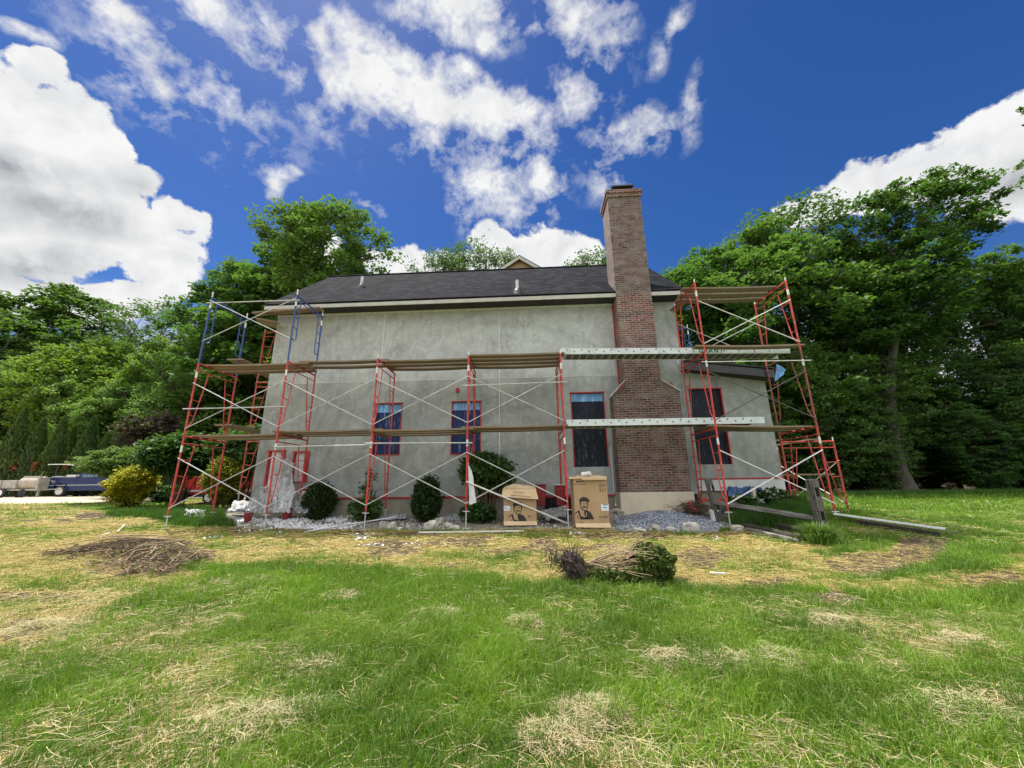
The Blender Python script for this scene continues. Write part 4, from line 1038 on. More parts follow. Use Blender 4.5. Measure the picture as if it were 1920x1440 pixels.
# ---------------------------------------------------------------- conifer row
def arb_template(H, R, n, seed, scar=True):
    rs = np.random.RandomState(seed); t = rs.uniform(0, 1, n)**1.25; th = rs.uniform(0, 2*math.pi, n)
    r = R*(1-t)**.85*(1-.25*np.maximum(0, .12-t)/.12)*(.86+.28*vnoise(th*3, t*9, .7, seed))*rs.uniform(.80, 1.04, n); r = r*(1+.0*t)
    C = np.stack([r*np.cos(th), r*np.sin(th), .12+t*H*.97], 1)
    A = np.stack([np.cos(th)*.35, np.sin(th)*.35, np.ones(n)], 1)+rs.normal(size=(n, 3))*.25; A /= np.linalg.norm(A, axis=1, keepdims=True)
    B = np.cross(A, np.stack([np.cos(th+.6*rs.normal(size=n)), np.sin(th+.6*rs.normal(size=n)), np.zeros(n)], 1)); B /= np.linalg.norm(B, axis=1, keepdims=True)
    s = rs.uniform(.13, .26, n)[:, None]
    V = np.stack([C-A*s*.5, C-B*s*.28, C+A*s*.9, C+B*s*.28], 1).reshape(-1, 3)
    tint = np.clip(rs.uniform(0, .8, n)+.3*vnoise(th*2, t*6, .6, seed+1), 0, 1)
    root = empty('conifer'); fastmesh('crown', V, np.arange(4*n).reshape(-1, 4), None, 'leaf_arb', root, np.repeat(tint, 4))
    MB().tube([(0, 0, 0), (0, 0, H*.8)], [.10, .02], 7).build('trunk', 'bark_dark', root)
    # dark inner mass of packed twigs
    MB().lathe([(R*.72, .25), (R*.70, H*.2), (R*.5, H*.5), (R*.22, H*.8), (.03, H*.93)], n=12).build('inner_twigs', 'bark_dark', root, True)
    root['H'] = H; return root
AR = [arb_template(6, 1.15, 5200, 50), arb_template(6, 1.05, 5200, 51)]
GA = 'clipped pointed conifers in a row behind the vehicles'
for k, (px, py, Y, lb) in enumerate([(-45,790,31,'pointed conifer past the left edge of the row'), (6,765,31,'pointed conifer above the concrete mixer engine, tallest at the far left'), (48,785,31.5,'pointed conifer directly above the mixer drum'),
   (88,782,31,'pointed conifer with a brown dead patch, between mixer and truck'), (146,782,31,'broad pointed conifer above the ladder rack of the blue truck'), (112,800,33,'slim conifer tip between two broader conifers'),
   (178,812,31.5,'smaller pointed conifer behind the green mound bush'), (200,800,32,'conifer tip left of the purple bush'), (222,818,33,'low conifer tip beside the purple bush'), (22,800,32.5,'narrow conifer tucked behind at the far left of the row'), (330, 800, 33, 'conifer tip hidden behind the first scaffold frame')]):
    base = at(px, 905, Y); z0 = gz(base[0], Y)-.05; s = (at(px, py, Y)[2]-z0)/6
    o = dup(AR[k % 2], (base[0], Y, z0), (0, 0, k*1.3), (s*1.05, s*1.05, s), lb, 'conifer', GA)
    if k in (2, 3, 4):
        rs = np.random.RandomState(k+80); n = 90; th = rs.normal(-1.75, .13, n); zz = rs.normal(2.2, .16, n); r = 1.15*(1-zz/6)**.72*1.05
        C = np.stack([r*np.cos(th), r*np.sin(th), zz], 1); V, Q, T_ = leafquads(C, .16, rs)
        q = fastmesh('dead_patch', V, Q, None, 'leaf_brownarb', o, T_); q.rotation_euler = (0, 0, -o.rotation_euler[2])
for c in AR:
    for k in list(c.children_recursive): bpy.data.objects.remove(k)
    bpy.data.objects.remove(c)
# ---------------------------------------------------------------- shrubs
def shrub(name, loc, rx, ry, h, n, leaf, lm, label, cat='shrub', seed=0, z0=0, shell=.75, nst=9, bm='twig_brown', lob=.25, top=None, up=.3, group=None, inner=True, droop=0, clump=0, stemr=.012, shear=0):
    rs = np.random.RandomState(seed); root = empty(name, loc, label=label, cat=cat, group=group)
    d = rs.normal(size=(n, 3)); d /= np.linalg.norm(d, axis=1, keepdims=True)
    th = np.arctan2(d[:, 1], d[:, 0]); l = 1-lob+2*lob*vnoise(th*2+5, d[:, 2]*2.2, .8, seed)
    l = l*(1+.22*(vnoise(th*6+5, d[:, 2]*6, .7, seed+3)-.5)+.10*(vnoise(th*17, d[:, 2]*15, .7, seed+4)-.5))
    r = (shell+(1-shell)*rs.uniform(0, 1, n)**.7)*l
    if clump:
        k = clump; cc = rs.normal(size=(k, 3)); cc /= np.linalg.norm(cc, axis=1, keepdims=True); cc *= rs.uniform(.35, 1, (k, 1))**.5
        ii = rs.randint(0, k, n); d = cc[ii]+rs.normal(size=(n, 3))*.17*np.array([1, 1, .6]); r = np.ones(n)
    C = np.stack([d[:, 0]*rx*r, d[:, 1]*ry*r, z0+(h-z0)/2*(1+d[:, 2]*r)], 1)
    if shear: C[:, 2] = np.maximum(.04, C[:, 2]+shear*C[:, 0]/rx*(C[:, 2]-z0)/(h-z0))
    tint = np.clip(rs.uniform(0, 1, n)*.7+.3*vnoise(C[:, 0]*3, C[:, 2]*3, .5, seed+9), 0, 1)
    if not clump:
        m_s = 46; ds = rs.normal(size=(m_s, 3)); ds[:, 2] = np.abs(ds[:, 2])*.9; ds /= np.linalg.norm(ds, axis=1, keepdims=True); ln_ = rs.uniform(1.0, 1.26, (m_s, 1)); q_ = rs.uniform(.85, 1, (m_s, 16, 1))*ln_[:, None]
        S_ = (ds[:, None]+rs.normal(size=(m_s, 16, 3))*.035)*q_; S_ = S_.reshape(-1, 3); ex = np.stack([S_[:, 0]*rx, S_[:, 1]*ry, z0+(h-z0)/2*(1+S_[:, 2])], 1); C = np.concatenate([C, ex]); tint = np.concatenate([tint, rs.uniform(.3, 1, len(ex))])
    V, Q, T_ = leafquads(C, leaf, rs, up=up, tint=tint, droop=droop); fastmesh('foliage', V, Q, None, lm, root, T_)
    mb = MB()
    for k in range(nst):
        a = rs.uniform(0, 6.28); q = rs.uniform(.2, .75); e = (rx*q*math.cos(a), ry*q*math.sin(a), z0+(h-z0)*rs.uniform(.55, .9))
        b = (rx*.12*math.cos(a), ry*.12*math.sin(a), -.05)
        mb.tube([b, (b[0]*.6+e[0]*.4, b[1]*.6+e[1]*.4, e[2]*.45), e], [stemr*1.4, stemr, .004], 5)
    mb.build('stem', bm, root)
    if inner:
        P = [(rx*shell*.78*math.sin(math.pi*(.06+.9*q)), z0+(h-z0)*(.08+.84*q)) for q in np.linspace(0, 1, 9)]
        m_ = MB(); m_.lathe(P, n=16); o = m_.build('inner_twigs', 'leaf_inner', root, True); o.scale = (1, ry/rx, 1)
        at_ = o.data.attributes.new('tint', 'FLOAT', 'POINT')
    return root
def gp(px, py, dy=0):
    g_ = gnd(px, py); Y = g_[1]+dy; X = at(px, py, Y)[0]; return np.array([X, Y, gz(X, Y)])
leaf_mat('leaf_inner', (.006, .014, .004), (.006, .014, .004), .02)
p = gnd(582, 978); shrub('round_shrub', p+[0, .35, 0], .40, .38, .98, 9000, .042, 'leaf_box', 'round clipped dark green shrub below the white taped window', seed=1, nst=5)
p = gnd(792, 984); shrub('round_shrub', p+[0, .35, 0], .38, .36, 1.18, 10000, .042, 'leaf_box', 'taller clipped dark green shrub beside pale boulders', seed=2, lob=.18, nst=5)
p = gnd(672, 985); shrub('leafy_shrub', p+[0, .45, 0], .42, .35, .62, 1100, .07, 'leaf_dog', 'sparse low shrub behind the third scaffold leg', seed=3, shell=.2, inner=False, lob=.4)
shrub('leafy_shrub', p+[-.05, .75, 0], .28, .25, 1.45, 520, .065, 'leaf_dog', 'thin half bare shrub with upright twigs against the wall', seed=4, shell=.15, inner=False, nst=14, bm='twig_brown', clump=26)
p = gnd(905, 985); b = shrub('leafy_bush', p+[.05, .8, 0], .68, .50, 1.84, 3400, .10, 'leaf_dog', 'big leafy bush with dark stems left of the open cardboard box', seed=5, z0=.80, shell=.35, inner=False, lob=.35, nst=26, stemr=.016, clump=80)
shrub('leafy_shrub', p+[-.15, .35, 0], .42, .3, .48, 900, .09, 'leaf_dog', 'low leafy growth at the foot of the big bush', seed=6, shell=.2, inner=False)
# left garden
p = gp(410, 962, .9); shrub('conifer_shrub', p, .48, .65, 1.85, 14000, .060, 'leaf_ygreen', 'yellow green conifer bush in front of the red trailer', seed=7, z0=.35, lob=.4, nst=10, bm='bark_dark', stemr=.022, shell=.45, inner=False, clump=120, up=.7)
p = gp(328, 958, 1.0); shrub('leafy_bush', p, 1.35, 1.3, 2.9, 11500, .13, 'leaf_dog', 'big broad leaved bush behind the first scaffold leg', seed=8, z0=1.30, lob=.3, nst=14, stemr=.018, shell=.55, inner=False, up=.9, clump=170)
p = gp(238, 953, .5); shrub('golden_shrub', p, .92, .8, 1.60, 22000, .058, 'leaf_gold', 'golden yellow conifer bush left of the scaffold', seed=9, z0=.12, lob=.28, shear=.34, nst=16, bm='bark_dark', stemr=.03, shell=.62, up=.8, inner=False)
shrub('low_shrub', p+[1.15, .7, 0], .6, .5, .85, 4500, .085, 'leaf_dog', 'dark low shrub between golden bush and scaffold leg', seed=19, z0=.10, lob=.3, nst=12, inner=False, shell=.4, clump=70)
p = at(222, 925, 19.5); shrub('weeping_shrub', (p[0], 19.5, gz(p[0], 19.5)), 1.95, 1.5, 2.62, 15000, .10, 'leaf_olive', 'broad mounded weeping bush in front of the blue truck', seed=10, z0=1.15, lob=.22, nst=8, bm='bark_grey', stemr=.03, shell=.6, inner=False, droop=1.0)
p = at(258, 905, 24); shrub('purple_bush', (p[0], 24, gz(p[0], 24)), 1.7, 1.3, 5.2, 7000, .14, 'leaf_purple', 'dark purple leaved bush behind the mounded bush', seed=11, z0=2.9, lob=.4, shell=.4, inner=False, clump=90, stemr=.05)
p = at(455, 915, 15.5); shrub('leafy_bush', (p[0], 15.5, gz(p[0], 15.5)), 1.3, 1.1, 3.2, 5200, .14, 'leaf_dog', 'leafy bush close to the left house corner', seed=12, z0=1.5, lob=.35, shell=.4, inner=False, clump=90, stemr=.03)
p = at(432, 915, 15.3); shrub('conifer_shrub', (p[0], 15.3, gz(p[0], 15.3)), .65, .5, 2.7, 5200, .10, 'leaf_arb', 'slim dark conifer bush behind the yellow green one', seed=13, z0=.3, lob=.3, shell=.5, inner=False, clump=60)
# white flowering bush by the extension
for k, (px, py, Y, rx, h, lb) in enumerate(((1392, 950, 10.8, .38, .46, 'white flowering bush behind the fence rail, nearer the tower leg'), (1450, 950, 11.0, .42, .55, 'white flowering bush under the extension wall'))):
    p = at(px, py, Y); z_ = gz(p[0], Y); b = shrub('flowering_bush', (p[0], Y, z_), rx, .35, h, 1300, .07, 'leaf_dog', lb, seed=21+k, z0=.1, shell=.3, inner=False, group='white flowering bushes')
    rs = np.random.RandomState(90+k); n = 22; C = np.stack([rs.normal(0, rx*.6, n), rs.uniform(-.36, -.1, n), rs.uniform(.3, h, n)], 1); C = np.repeat(C, 9, 0)+rs.normal(size=(n*9, 3))*.022
    V, Q, T_ = leafquads(C, .042, rs); fastmesh('blossom', V, Q, None, 'petal', b, T_)
# ---------------------------------------------------------------- ground cover map
def inpoly(px, py, poly):
    r = np.zeros(px.shape, bool); n = len(poly)
    for i in range(n):
        x0, y0 = poly[i]; x1, y1 = poly[(i+1) % n]
        if y0 == y1: continue
        c = ((y0 > py) != (y1 > py)) & (px < (x1-x0)*(py-y0)/(y1-y0)+x0); r ^= c
    return r
PG = lambda L: [(gnd(*p)[0], gnd(*p)[1]) for p in L]
STRAWZ = PG([(-300,950),(150,943),(420,990),(900,996),(1150,992),(1400,1000),(1500,1020),(1560,1045),(1760,1010),(1760,1050),(1560,1085),(1700,1090),(1850,1065),(1905,1010),(2100,1000),(2100,1110),(1700,1115),(1300,1092),(1060,1092),(700,1068),(380,1050),(300,1110),(60,1200),(-300,1300)])
SOILZ = [PG(L) for L in ([(1270,1035),(1330,1022),(1380,1045),(1340,1068),(1290,1060)], [(1545,1050),(1640,1048),(1700,1010),(1790,1010),(1760,1050),(1640,1085),(1560,1070)], [(1500,1115),(1590,1110),(1640,1130),(1560,1140)], [(1790,1085),(1890,1065),(1930,1090),(1850,1108)],
   [(690,1030),(800,1028),(800,1040),(700,1042)], [(900,1030),(990,1026),(960,1042),(900,1040)], [(0,1165),(70,1160),(90,1185),(0,1200)], [(150,960),(240,965),(180,975),(140,970)], [(985,1010),(1040,1008),(1045,1030),(990,1030)], [(1400,1085),(1480,1085),(1470,1100),(1400,1098)])]
BEDZ = PG([(345,985),(420,990),(620,995),(880,994),(1150,992),(1350,995),(1350,955),(1100,955),(500,950),(380,955)])
TALLZ = [PG(L) for L in ([(180,950),(300,938),(420,965),(440,990),(330,988),(200,968)], [(1368,990),(1368,950),(1480,935),(1560,945),(1515,985),(1470,996)], [(130,935),(270,936),(250,950),(190,950),(120,945)])]
GRAVZ = PG([(1150,996),(1350,998),(1365,985),(1310,962),(1150,960)])
ROADZ = PG([(-600,944),(268,944),(300,934),(460,936),(480,926),(-600,926)])
def cover(X, Y):
    X = np.asarray(X, float); Y = np.asarray(Y, float)
    wx = (fbm(X, Y, 1.1, 21, 4)-.5); wy = (fbm(X, Y, 1.1, 31, 4)-.5); A = X+1.6*wx; B = Y+1.1*wy; a = X+.35*wx; b = Y+.3*wy
    n1 = fbm(X, Y*1.5, 1.4, 41, 5); n2 = fbm(X, Y, .5, 51, 4); n3 = fbm(X*.7, Y*1.6, .9, 61, 4)
    green = .72+1.5*(n1-.5)+.5*(n2-.5); green += .28*sm(4.3, 5.4, Y)*(1-sm(7.2, 8, Y))*sm(-6.5, -4, X)
    green -= .16*sm(-.5, -3.2, X)*(1-sm(3.2, 4.6, Y)); green -= .26*(1-sm(-7, -4.2, X))*(1-sm(9, 12, Y))
    sz = inpoly(A, B, STRAWZ)
    green = np.where(sz, .27+1.3*(n1-.48)+.5*(n2-.5), green)
    far = sm(9.5, 12, Y); green = np.where(far > .5, np.where(X > 5, .95+.5*(n1-.5), .5+.8*(n1-.5)), green)
    soil = np.zeros_like(X)
    for z in SOILZ: soil = np.maximum(soil, inpoly(a, b, z)*.9)
    soil = np.maximum(soil, sz*np.clip((n3-.56)*6, 0, .85)); green = np.where(soil > .3, green-.5, green)
    bed = inpoly(a, b, BEDZ)*1.; tallg = np.zeros_like(X)
    for z in TALLZ: tallg = np.maximum(tallg, inpoly(a, b, z)*1.)
    grav = inpoly(a, b, GRAVZ)*1.; road = inpoly(a, b, ROADZ)*1.
    bed = np.maximum(bed, ((Y > 10.6) & (Y < 18.5) & (X > -8.6) & (X < 7.4))*1.)
    leafm = ((Y > 26.5) & (X > 0))*1.
    green = np.clip(green, 0, 1)*(1-bed)*(1-road)
    return dict(green=np.maximum(green, tallg*.8), soil=np.clip(soil, 0, 1), bed=bed*(1-tallg), tallg=tallg, grav=grav, road=road, litter=leafm, straw=sz*1.)
# ground sheet
def axis(a, b, fine0, fine1, st, g=1.16):
    m_ = list(np.arange(fine0, fine1+1e-6, st)); s = st; x = fine1
    while x < b: s *= g; x += s; m_.append(x)
    s = st; x = fine0; lo = []
    while x > a: s *= g; x -= s; lo.append(x)
    return np.array(lo[::-1]+m_)
gx = axis(-900, 900, -14, 14, .09); gy = axis(-60, 900, 1.2, 13, .07)
GXX, GYY = np.meshgrid(gx, gy); GZ = ground(GXX, GYY)
GZ = GZ + np.where((GYY > 1) & (GYY < 13), .018*(fbm(GXX, GYY, .12, 77, 2)-.5), 0)
cv = cover(GXX, GYY)
nx, ny = len(gx), len(gy); I = np.arange(nx*ny).reshape(ny, nx)
Q = np.stack([I[:-1, :-1], I[:-1, 1:], I[1:, 1:], I[1:, :-1]], -1).reshape(-1, 4)
m = bpy.data.materials.new('lawn_ground'); t = NT(nodes(m)); MATS['lawn_ground'] = m; v = t.obj()
n1 = t.noise(v, 9, 6, .7); n2 = t.noise(v, 45, 5, .7); n3 = t.noise(t.mapping(v, scale=(1, 1, 1)), 130, 3, .6); n0 = t.noise(v, 1.6, 5, .6)
gcol = t.mix(n2, (.025, .060, .006), (.100, .170, .014)); scol = t.ramp(n2, [(.3, (.10, .075, .03)), (.5, (.27, .20, .075)), (.7, (.42, .33, .14))])
scol = t.mix(t.rng(n0, .4, .65, 0, .6), scol, (.20, .17, .06))
dirt = t.mix(n2, (.035, .026, .019), (.12, .085, .06)); bedc = t.ramp(n2, [(.3, (.07, .06, .05)), (.48, (.20, .185, .165)), (.62, (.40, .38, .34)), (.75, (.6, .58, .54))])
gravc = t.ramp(t.noise(v, 60, 2), [(.3, (.07, .08, .10)), (.55, (.25, .27, .31)), (.75, (.5, .52, .56))])
roadc = t.mix(n1, (.36, .30, .21), (.55, .49, .38))
def fz(attr, amt=.5): return t.rng(t.math('ADD', t.attr(attr), t.math('MULTIPLY_ADD', n1, amt, -amt/2)), .40, .60)
c = t.mix(fz('green', .7), scol, gcol); c = t.mix(fz('soil', .6), c, dirt); c = t.mix(fz('bed', .4), c, bedc); c = t.mix(fz('grav', .3), c, gravc); c = t.mix(fz('road', .3), c, roadc); c = t.mix(fz('litter', .4), c, (.035, .028, .015))
t.out(c, .95, 0, t.bump(t.math('ADD', n2, t.math('MULTIPLY', n1, .6)), .9, .03), spec=.1)
g_o = fastmesh('ground', np.stack([GXX.ravel(), GYY.ravel(), GZ.ravel()], 1), Q, None, 'lawn_ground', smooth=True); tag(g_o, kind='structure')
for k_ in ('green', 'soil', 'bed', 'grav', 'road', 'litter'):
    a_ = g_o.data.attributes.new(k_, 'FLOAT', 'POINT'); a_.data.foreach_set('value', cv[k_].ravel().astype(np.float32))
# ---------------------------------------------------------------- blades
def blades(P, h, w, lean, rs, tint, bend=.5):
    n = len(P); th = rs.uniform(0, 2*math.pi, n); ld = rs.uniform(0, 2*math.pi, n) if np.isscalar(lean) or lean.ndim == 1 else None
    S = np.stack([np.cos(th), np.sin(th), np.zeros(n)], 1)*(w/2)[:, None]
    D = np.stack([np.cos(ld), np.sin(ld), np.zeros(n)], 1)*(h*lean)[:, None]; Uz = np.zeros((n, 3)); Uz[:, 2] = 1
    b = P; m1 = P+D*.3+Uz*(h*.55)[:, None]; tp_ = P+D+Uz*(h*(1-.35*lean))[:, None]
    V = np.stack([b-S, b+S, m1+S*.8, m1-S*.8, tp_], 1).reshape(-1, 3); k = np.arange(n)*5
    Q = np.stack([k, k+1, k+2, k+3], 1); Tt = np.stack([k+3, k+2, k+4], 1)
    return V, Q, Tt, np.repeat(tint, 5)
rs = np.random.RandomState(7)
def scatter(n, y0, y1, pw=1.0):
    Y = (rs.uniform(y0**(1+pw), y1**(1+pw), n))**(1/(1+pw)); X = rs.uniform(-1.6, 1.6, n)*Y+rs.uniform(-.5, .5, n)
    return X, Y
VS, QS, TS, TT = [], [], [], []; vo = 0
def add(V, Q, T3, tt):
    global vo
    VS.append(V); QS.append(Q+vo); TS.append(T3+vo); TT.append(tt); vo += len(V)
for n, y0, y1, hh, ww in ((150000, 1.9, 4.4, .085, .0048), (150000, 4.4, 7.2, .085, .0062), (120000, 7.2, 10.6, .07, .009), (70000, 10.6, 27, .085, .022)):
    X, Y = scatter(n, y0, y1); c_v = cover(X, Y)
    g_ = c_v['green']; pr = np.clip(.16+1.2*g_, 0, 1)*(1-.85*c_v['soil'])*(1-.93*c_v['bed'])*(1-c_v['road'])*(1-.9*c_v['grav'])*(1-c_v['litter']); keep = rs.uniform(0, 1, n) < pr
    X, Y, g_ = X[keep], Y[keep], g_[keep]; k = len(X)
    if k == 0: continue
    cl = vnoise(X, Y, .12, 91); h = hh*(.55+.75*g_)*(.5+1.1*cl)*rs.uniform(.5, 1.4, k)
    if y0 > 10: h = np.where(Y > 22, h*2.4, h)
    V, Q, T3, tt = blades(np.stack([X, Y, ground(X, Y)-.006], 1), h, ww*rs.uniform(.6, 1.3, k), rs.uniform(.15, 1.0, k), rs, np.clip(-.05+.75*vnoise(X, Y, .55, 95)+.5*rs.uniform(0, 1, k), 0, 1)); add(V, Q, T3, tt)
o = fastmesh('lawn_grass', np.concatenate(VS), np.concatenate(QS), np.concatenate(TS), 'grass_blade', tint=np.concatenate(TT)); tag(o, kind='stuff')
# taller dark grass at the bed ends, round the fence and along the woods
VS, QS, TS, TT = [], [], [], []; vo = 0
for n, (xa, xb, ya, yb), hh, ww in ((60000, (-14, -7.0, 9.3, 17), .26, .010), (80000, (4.0, 7.6, 8.4, 12.5), .40, .008)):
    X = rs.uniform(xa, xb, n); Y = rs.uniform(ya, yb, n); kp = cover(X, Y)['tallg'] > .5; X, Y = X[kp], Y[kp]; k = len(X)
    h = hh*(.4+.9*vnoise(X, Y, .35, 14))*rs.uniform(.5, 1.25, k)
    V, Q, T3, tt = blades(np.stack([X, Y, ground(X, Y)-.01], 1), h, ww*rs.uniform(.6, 1.3, k), rs.uniform(.1, .6, k), rs, rs.uniform(0, 1, k)); add(V, Q, T3, tt)
X = rs.uniform(12, 46, 26000); Y = rs.uniform(24.5, 27.5, 26000); k = len(X)
V, Q, T3, tt = blades(np.stack([X, Y, ground(X, Y)-.01], 1), rs.uniform(.25, .60, k), rs.uniform(.02, .035, k), rs.uniform(.1, .5, k), rs, rs.uniform(.3, 1, k)); add(V, Q, T3, tt)
o = fastmesh('tall_grass', np.concatenate(VS), np.concatenate(QS), np.concatenate(TS), 'grass_dark', tint=np.concatenate(TT)); tag(o, kind='stuff')
# ---------------------------------------------------------------- cut hay
def strands(P, L, w, rs, zj, th=None, lift=None, tint=None):
    n = len(P); th = rs.uniform(0, 2*math.pi, n) if th is None else th
    D = np.stack([np.cos(th), np.sin(th), rs.normal(0, .10, n) if lift is None else lift], 1)*L[:, None]; S = np.stack([-np.sin(th), np.cos(th), rs.normal(0, .5, n)], 1); S = S/np.linalg.norm(S, axis=1, keepdims=True)*(w/2)[:, None]
    Bd = rs.normal(0, .10, n)[:, None]*np.stack([-np.sin(th), np.cos(th), np.zeros(n)], 1)*L[:, None]
    a = P-D/2; b = P+Bd+np.array([0, 0, 1])*(rs.uniform(0, .05, n)*L)[:, None]; c = P+D/2
    V = np.stack([a-S, a+S, b-S, b+S, c-S*.6, c+S*.6], 1).reshape(-1, 3); k = np.arange(n)*6
    Q = np.concatenate([np.stack([k, k+1, k+3, k+2], 1), np.stack([k+2, k+3, k+5, k+4], 1)])
    return V, Q, np.repeat(rs.uniform(0, 1, n) if tint is None else tint, 6)
def hay(name, Xs, Ys, Zs, L, w, m_, lift=None, th=None):
    V, Q, tt = strands(np.stack([Xs, Ys, Zs], 1), L, w, rs, None, th, lift); o = fastmesh(name, V, Q, None, m_, tint=tt); tag(o, kind='stuff'); return o
XX, YY, ZZ, LL, WW, SG = [], [], [], [], [], []
for n, y0, y1, ww in ((76000, 1.9, 4.6, .0027), (76000, 4.6, 7.4, .004), (66000, 7.4, 11, .007), (16000, 11, 18, .016)):
    X, Y = scatter(n, y0, y1); c_v = cover(X, Y); pr = np.clip(1.08-c_v['green']*1.0, .06, 1)*(1-.6*c_v['soil'])*(1-.85*c_v['bed'])*(1-.8*c_v['tallg'])*(1-.9*c_v['grav'])*(1-c_v['road']); pr *= .35+1.1*vnoise(X, Y*1.5, .35, 99)
    kp = rs.uniform(0, 1, n) < pr; X, Y = X[kp], Y[kp]; k = len(X)
    SG.append(c_v['straw'][kp] > rs.uniform(-.25, 1.1, k)); XX.append(X); YY.append(Y); ZZ.append(ground(X, Y)+rs.uniform(.004, .045, k)); LL.append(rs.uniform(.05, .22, k)); WW.append(ww*rs.uniform(.6, 1.4, k))
SG = np.concatenate(SG); hay('cut_hay', *[np.concatenate(a)[~SG] for a in (XX, YY, ZZ, LL, WW)], 'straw'); hay('cut_hay', *[np.concatenate(a)[SG] for a in (XX, YY, ZZ, LL, WW)], 'straw_gold')
# hay clumps one could point at
HC = [(1110,1338,.21,.055,1500,'domed pale hay clump, largest in the near grass'),(1035,1382,.18,.045,650,'flat hay clump just left of the largest near one'),(555,1335,.15,.06,420,'small pale hay clump low in the grass left of the middle'),(455,1352,.26,.05,600,'thin spread of hay left of the small near clump'),
 (425,1166,.16,.05,350,'tiny pale hay clump in the bright grass on the left'),(818,1157,.28,.06,520,'hay clump in the bright grass below the white board'),(984,1168,.17,.06,380,'hay clump below the uprooted shrub on its left'),(640,1118,.22,.04,300,'faint hay clump in the middle of the bright grass'),
 (1555,1168,.22,.07,520,'hay clump halfway down the lawn on the right'),(1808,1206,.20,.07,480,'hay clump near the right edge of the lawn'),(1258,1238,.17,.07,360,'hay clump right of the middle, leftmost of three close together'),(1365,1246,.20,.08,450,'hay clump right of the middle, centre of three close together'),(1450,1240,.26,.07,520,'hay clump right of the middle, rightmost of three close together'),
 (1790,1338,.30,.08,620,'wide loose hay clump at the lower right'),(430,1095,.55,.05,900,'long hay streak in the left grass'),(130,1130,.8,.05,1300,'long hay swath at the left edge'),(70,1185,.30,.09,700,'hay clump over dark soil at the left edge'),(590,1250,.2,.05,380,'small hay clump left of the middle foreground')]
for k, (px, py, R, hh, n, lb) in enumerate(HC):
    c = gnd(px, py); r = R*np.sqrt(rs.uniform(0, 1, n)); th = rs.uniform(0, 6.28, n); X = r*np.cos(th)*1.25; Y = r*np.sin(th)*.8; dome = np.clip(1-(r/R)**2, 0, 1)
    Z = ground(c[0]+X, c[1]+Y)-c[2]+.012+hh*dome*rs.uniform(.35, 1, n)
    V, Q, tt = strands(np.stack([X, Y, Z], 1), rs.uniform(.05, .18, n), rs.uniform(.0016, .0034, n)*(1 if c[1] < 5 else 1.3), rs, None, None, rs.normal(0, .22, n), rs.uniform(.45, 1, n))
    o = fastmesh('hay_clump', V, Q, None, 'straw', tint=tt); o.location = tuple(c); tag(o, lb, 'hay clump', 'clumps of cut hay on the lawn')
# ---------------------------------------------------------------- gravel, rubble
def chips(name, X, Y, Z, s, m_, kind='stuff'):
    n = len(X); d = rs.normal(size=(n, 6, 3)); base = np.array([[1, 0, 0], [-1, 0, 0], [0, 1, 0], [0, -1, 0], [0, 0, .7], [0, 0, -.7]])
    V = (base[None]+d*.28)*s[:, None, None]; V += np.stack([X, Y, Z], 1)[:, None]; k = np.arange(n)[:, None]*6
    F = np.array([[0, 2, 4], [2, 1, 4], [1, 3, 4], [3, 0, 4], [2, 0, 5], [1, 2, 5], [3, 1, 5], [0, 3, 5]])
    T3 = (F[None]+k[:, :, None]).reshape(-1, 3); o = fastmesh(name, V.reshape(-1, 3), None, T3, m_, tint=np.repeat(rs.uniform(0, 1, n), 6)); tag(o, kind=kind); return o
def chipmat(name, stops):
    m = bpy.data.materials.new(name); t = NT(nodes(m)); MATS[name] = m; t.out(t.ramp(t.attr('tint'), stops), .85)
chipmat('gravel', [(0, (.07, .08, .10)), (.4, (.17, .19, .23)), (.8, (.33, .36, .41)), (1, (.6, .62, .65))]); chipmat('rubble', [(0, (.05, .045, .04)), (.35, (.20, .185, .17)), (.7, (.45, .43, .40)), (1, (.72, .70, .66))])
gc = gnd(1245, 972)
X = rs.normal(gc[0], .85, 16000); Y = rs.uniform(9.35, 11.1, 16000); hp = .20*np.exp(-((X-gc[0])/.95)**2-((Y-10.6)/.55)**2)
kp = cover(X, Y)['grav']+(hp > .03) > 0; X, Y, hp = X[kp], Y[kp], hp[kp]
chips('gravel', X, Y, ground(X, Y)+hp-.005+rs.uniform(0, .015, len(X)), rs.uniform(.012, .024, len(X)), 'gravel')
# the heap's body
hx = np.linspace(gc[0]-2.2, gc[0]+2.2, 50); hy = np.linspace(9.6, 11.3, 26); HX, HY = np.meshgrid(hx, hy); HZ = ground(HX, HY)-.03+.222*np.exp(-((HX-gc[0])/.95)**2-((HY-10.6)/.55)**2)
I = np.arange(50*26).reshape(26, 50); Q = np.stack([I[:-1, :-1], I[:-1, 1:], I[1:, 1:], I[1:, :-1]], -1).reshape(-1, 4)
mat('gravel_bed', (.10, .11, .13), (.24, .26, .30), .95, scale=70, bump=.8)
tag(fastmesh('gravel_heap', np.stack([HX.ravel(), HY.ravel(), HZ.ravel()], 1), Q, None, 'gravel_bed', smooth=True), kind='stuff')
X = rs.uniform(-8.3, 5, 20000); Y = rs.uniform(9.3, 11.35, 20000); c_v = cover(X, Y); pr = c_v['bed']*(.15+.85*(vnoise(X, Y, .7, 8) > .45))*(np.where(X < -4.6, 1, .45))
kp = rs.uniform(0, 1, len(X)) < pr; X, Y = X[kp], Y[kp]
chips('rubble', X, Y, ground(X, Y)+rs.uniform(0, .012, len(X)), rs.uniform(.007, .036, len(X))*rs.uniform(.5, 1, len(X))*np.where(X < -4.4, 1.35, 1), 'rubble')
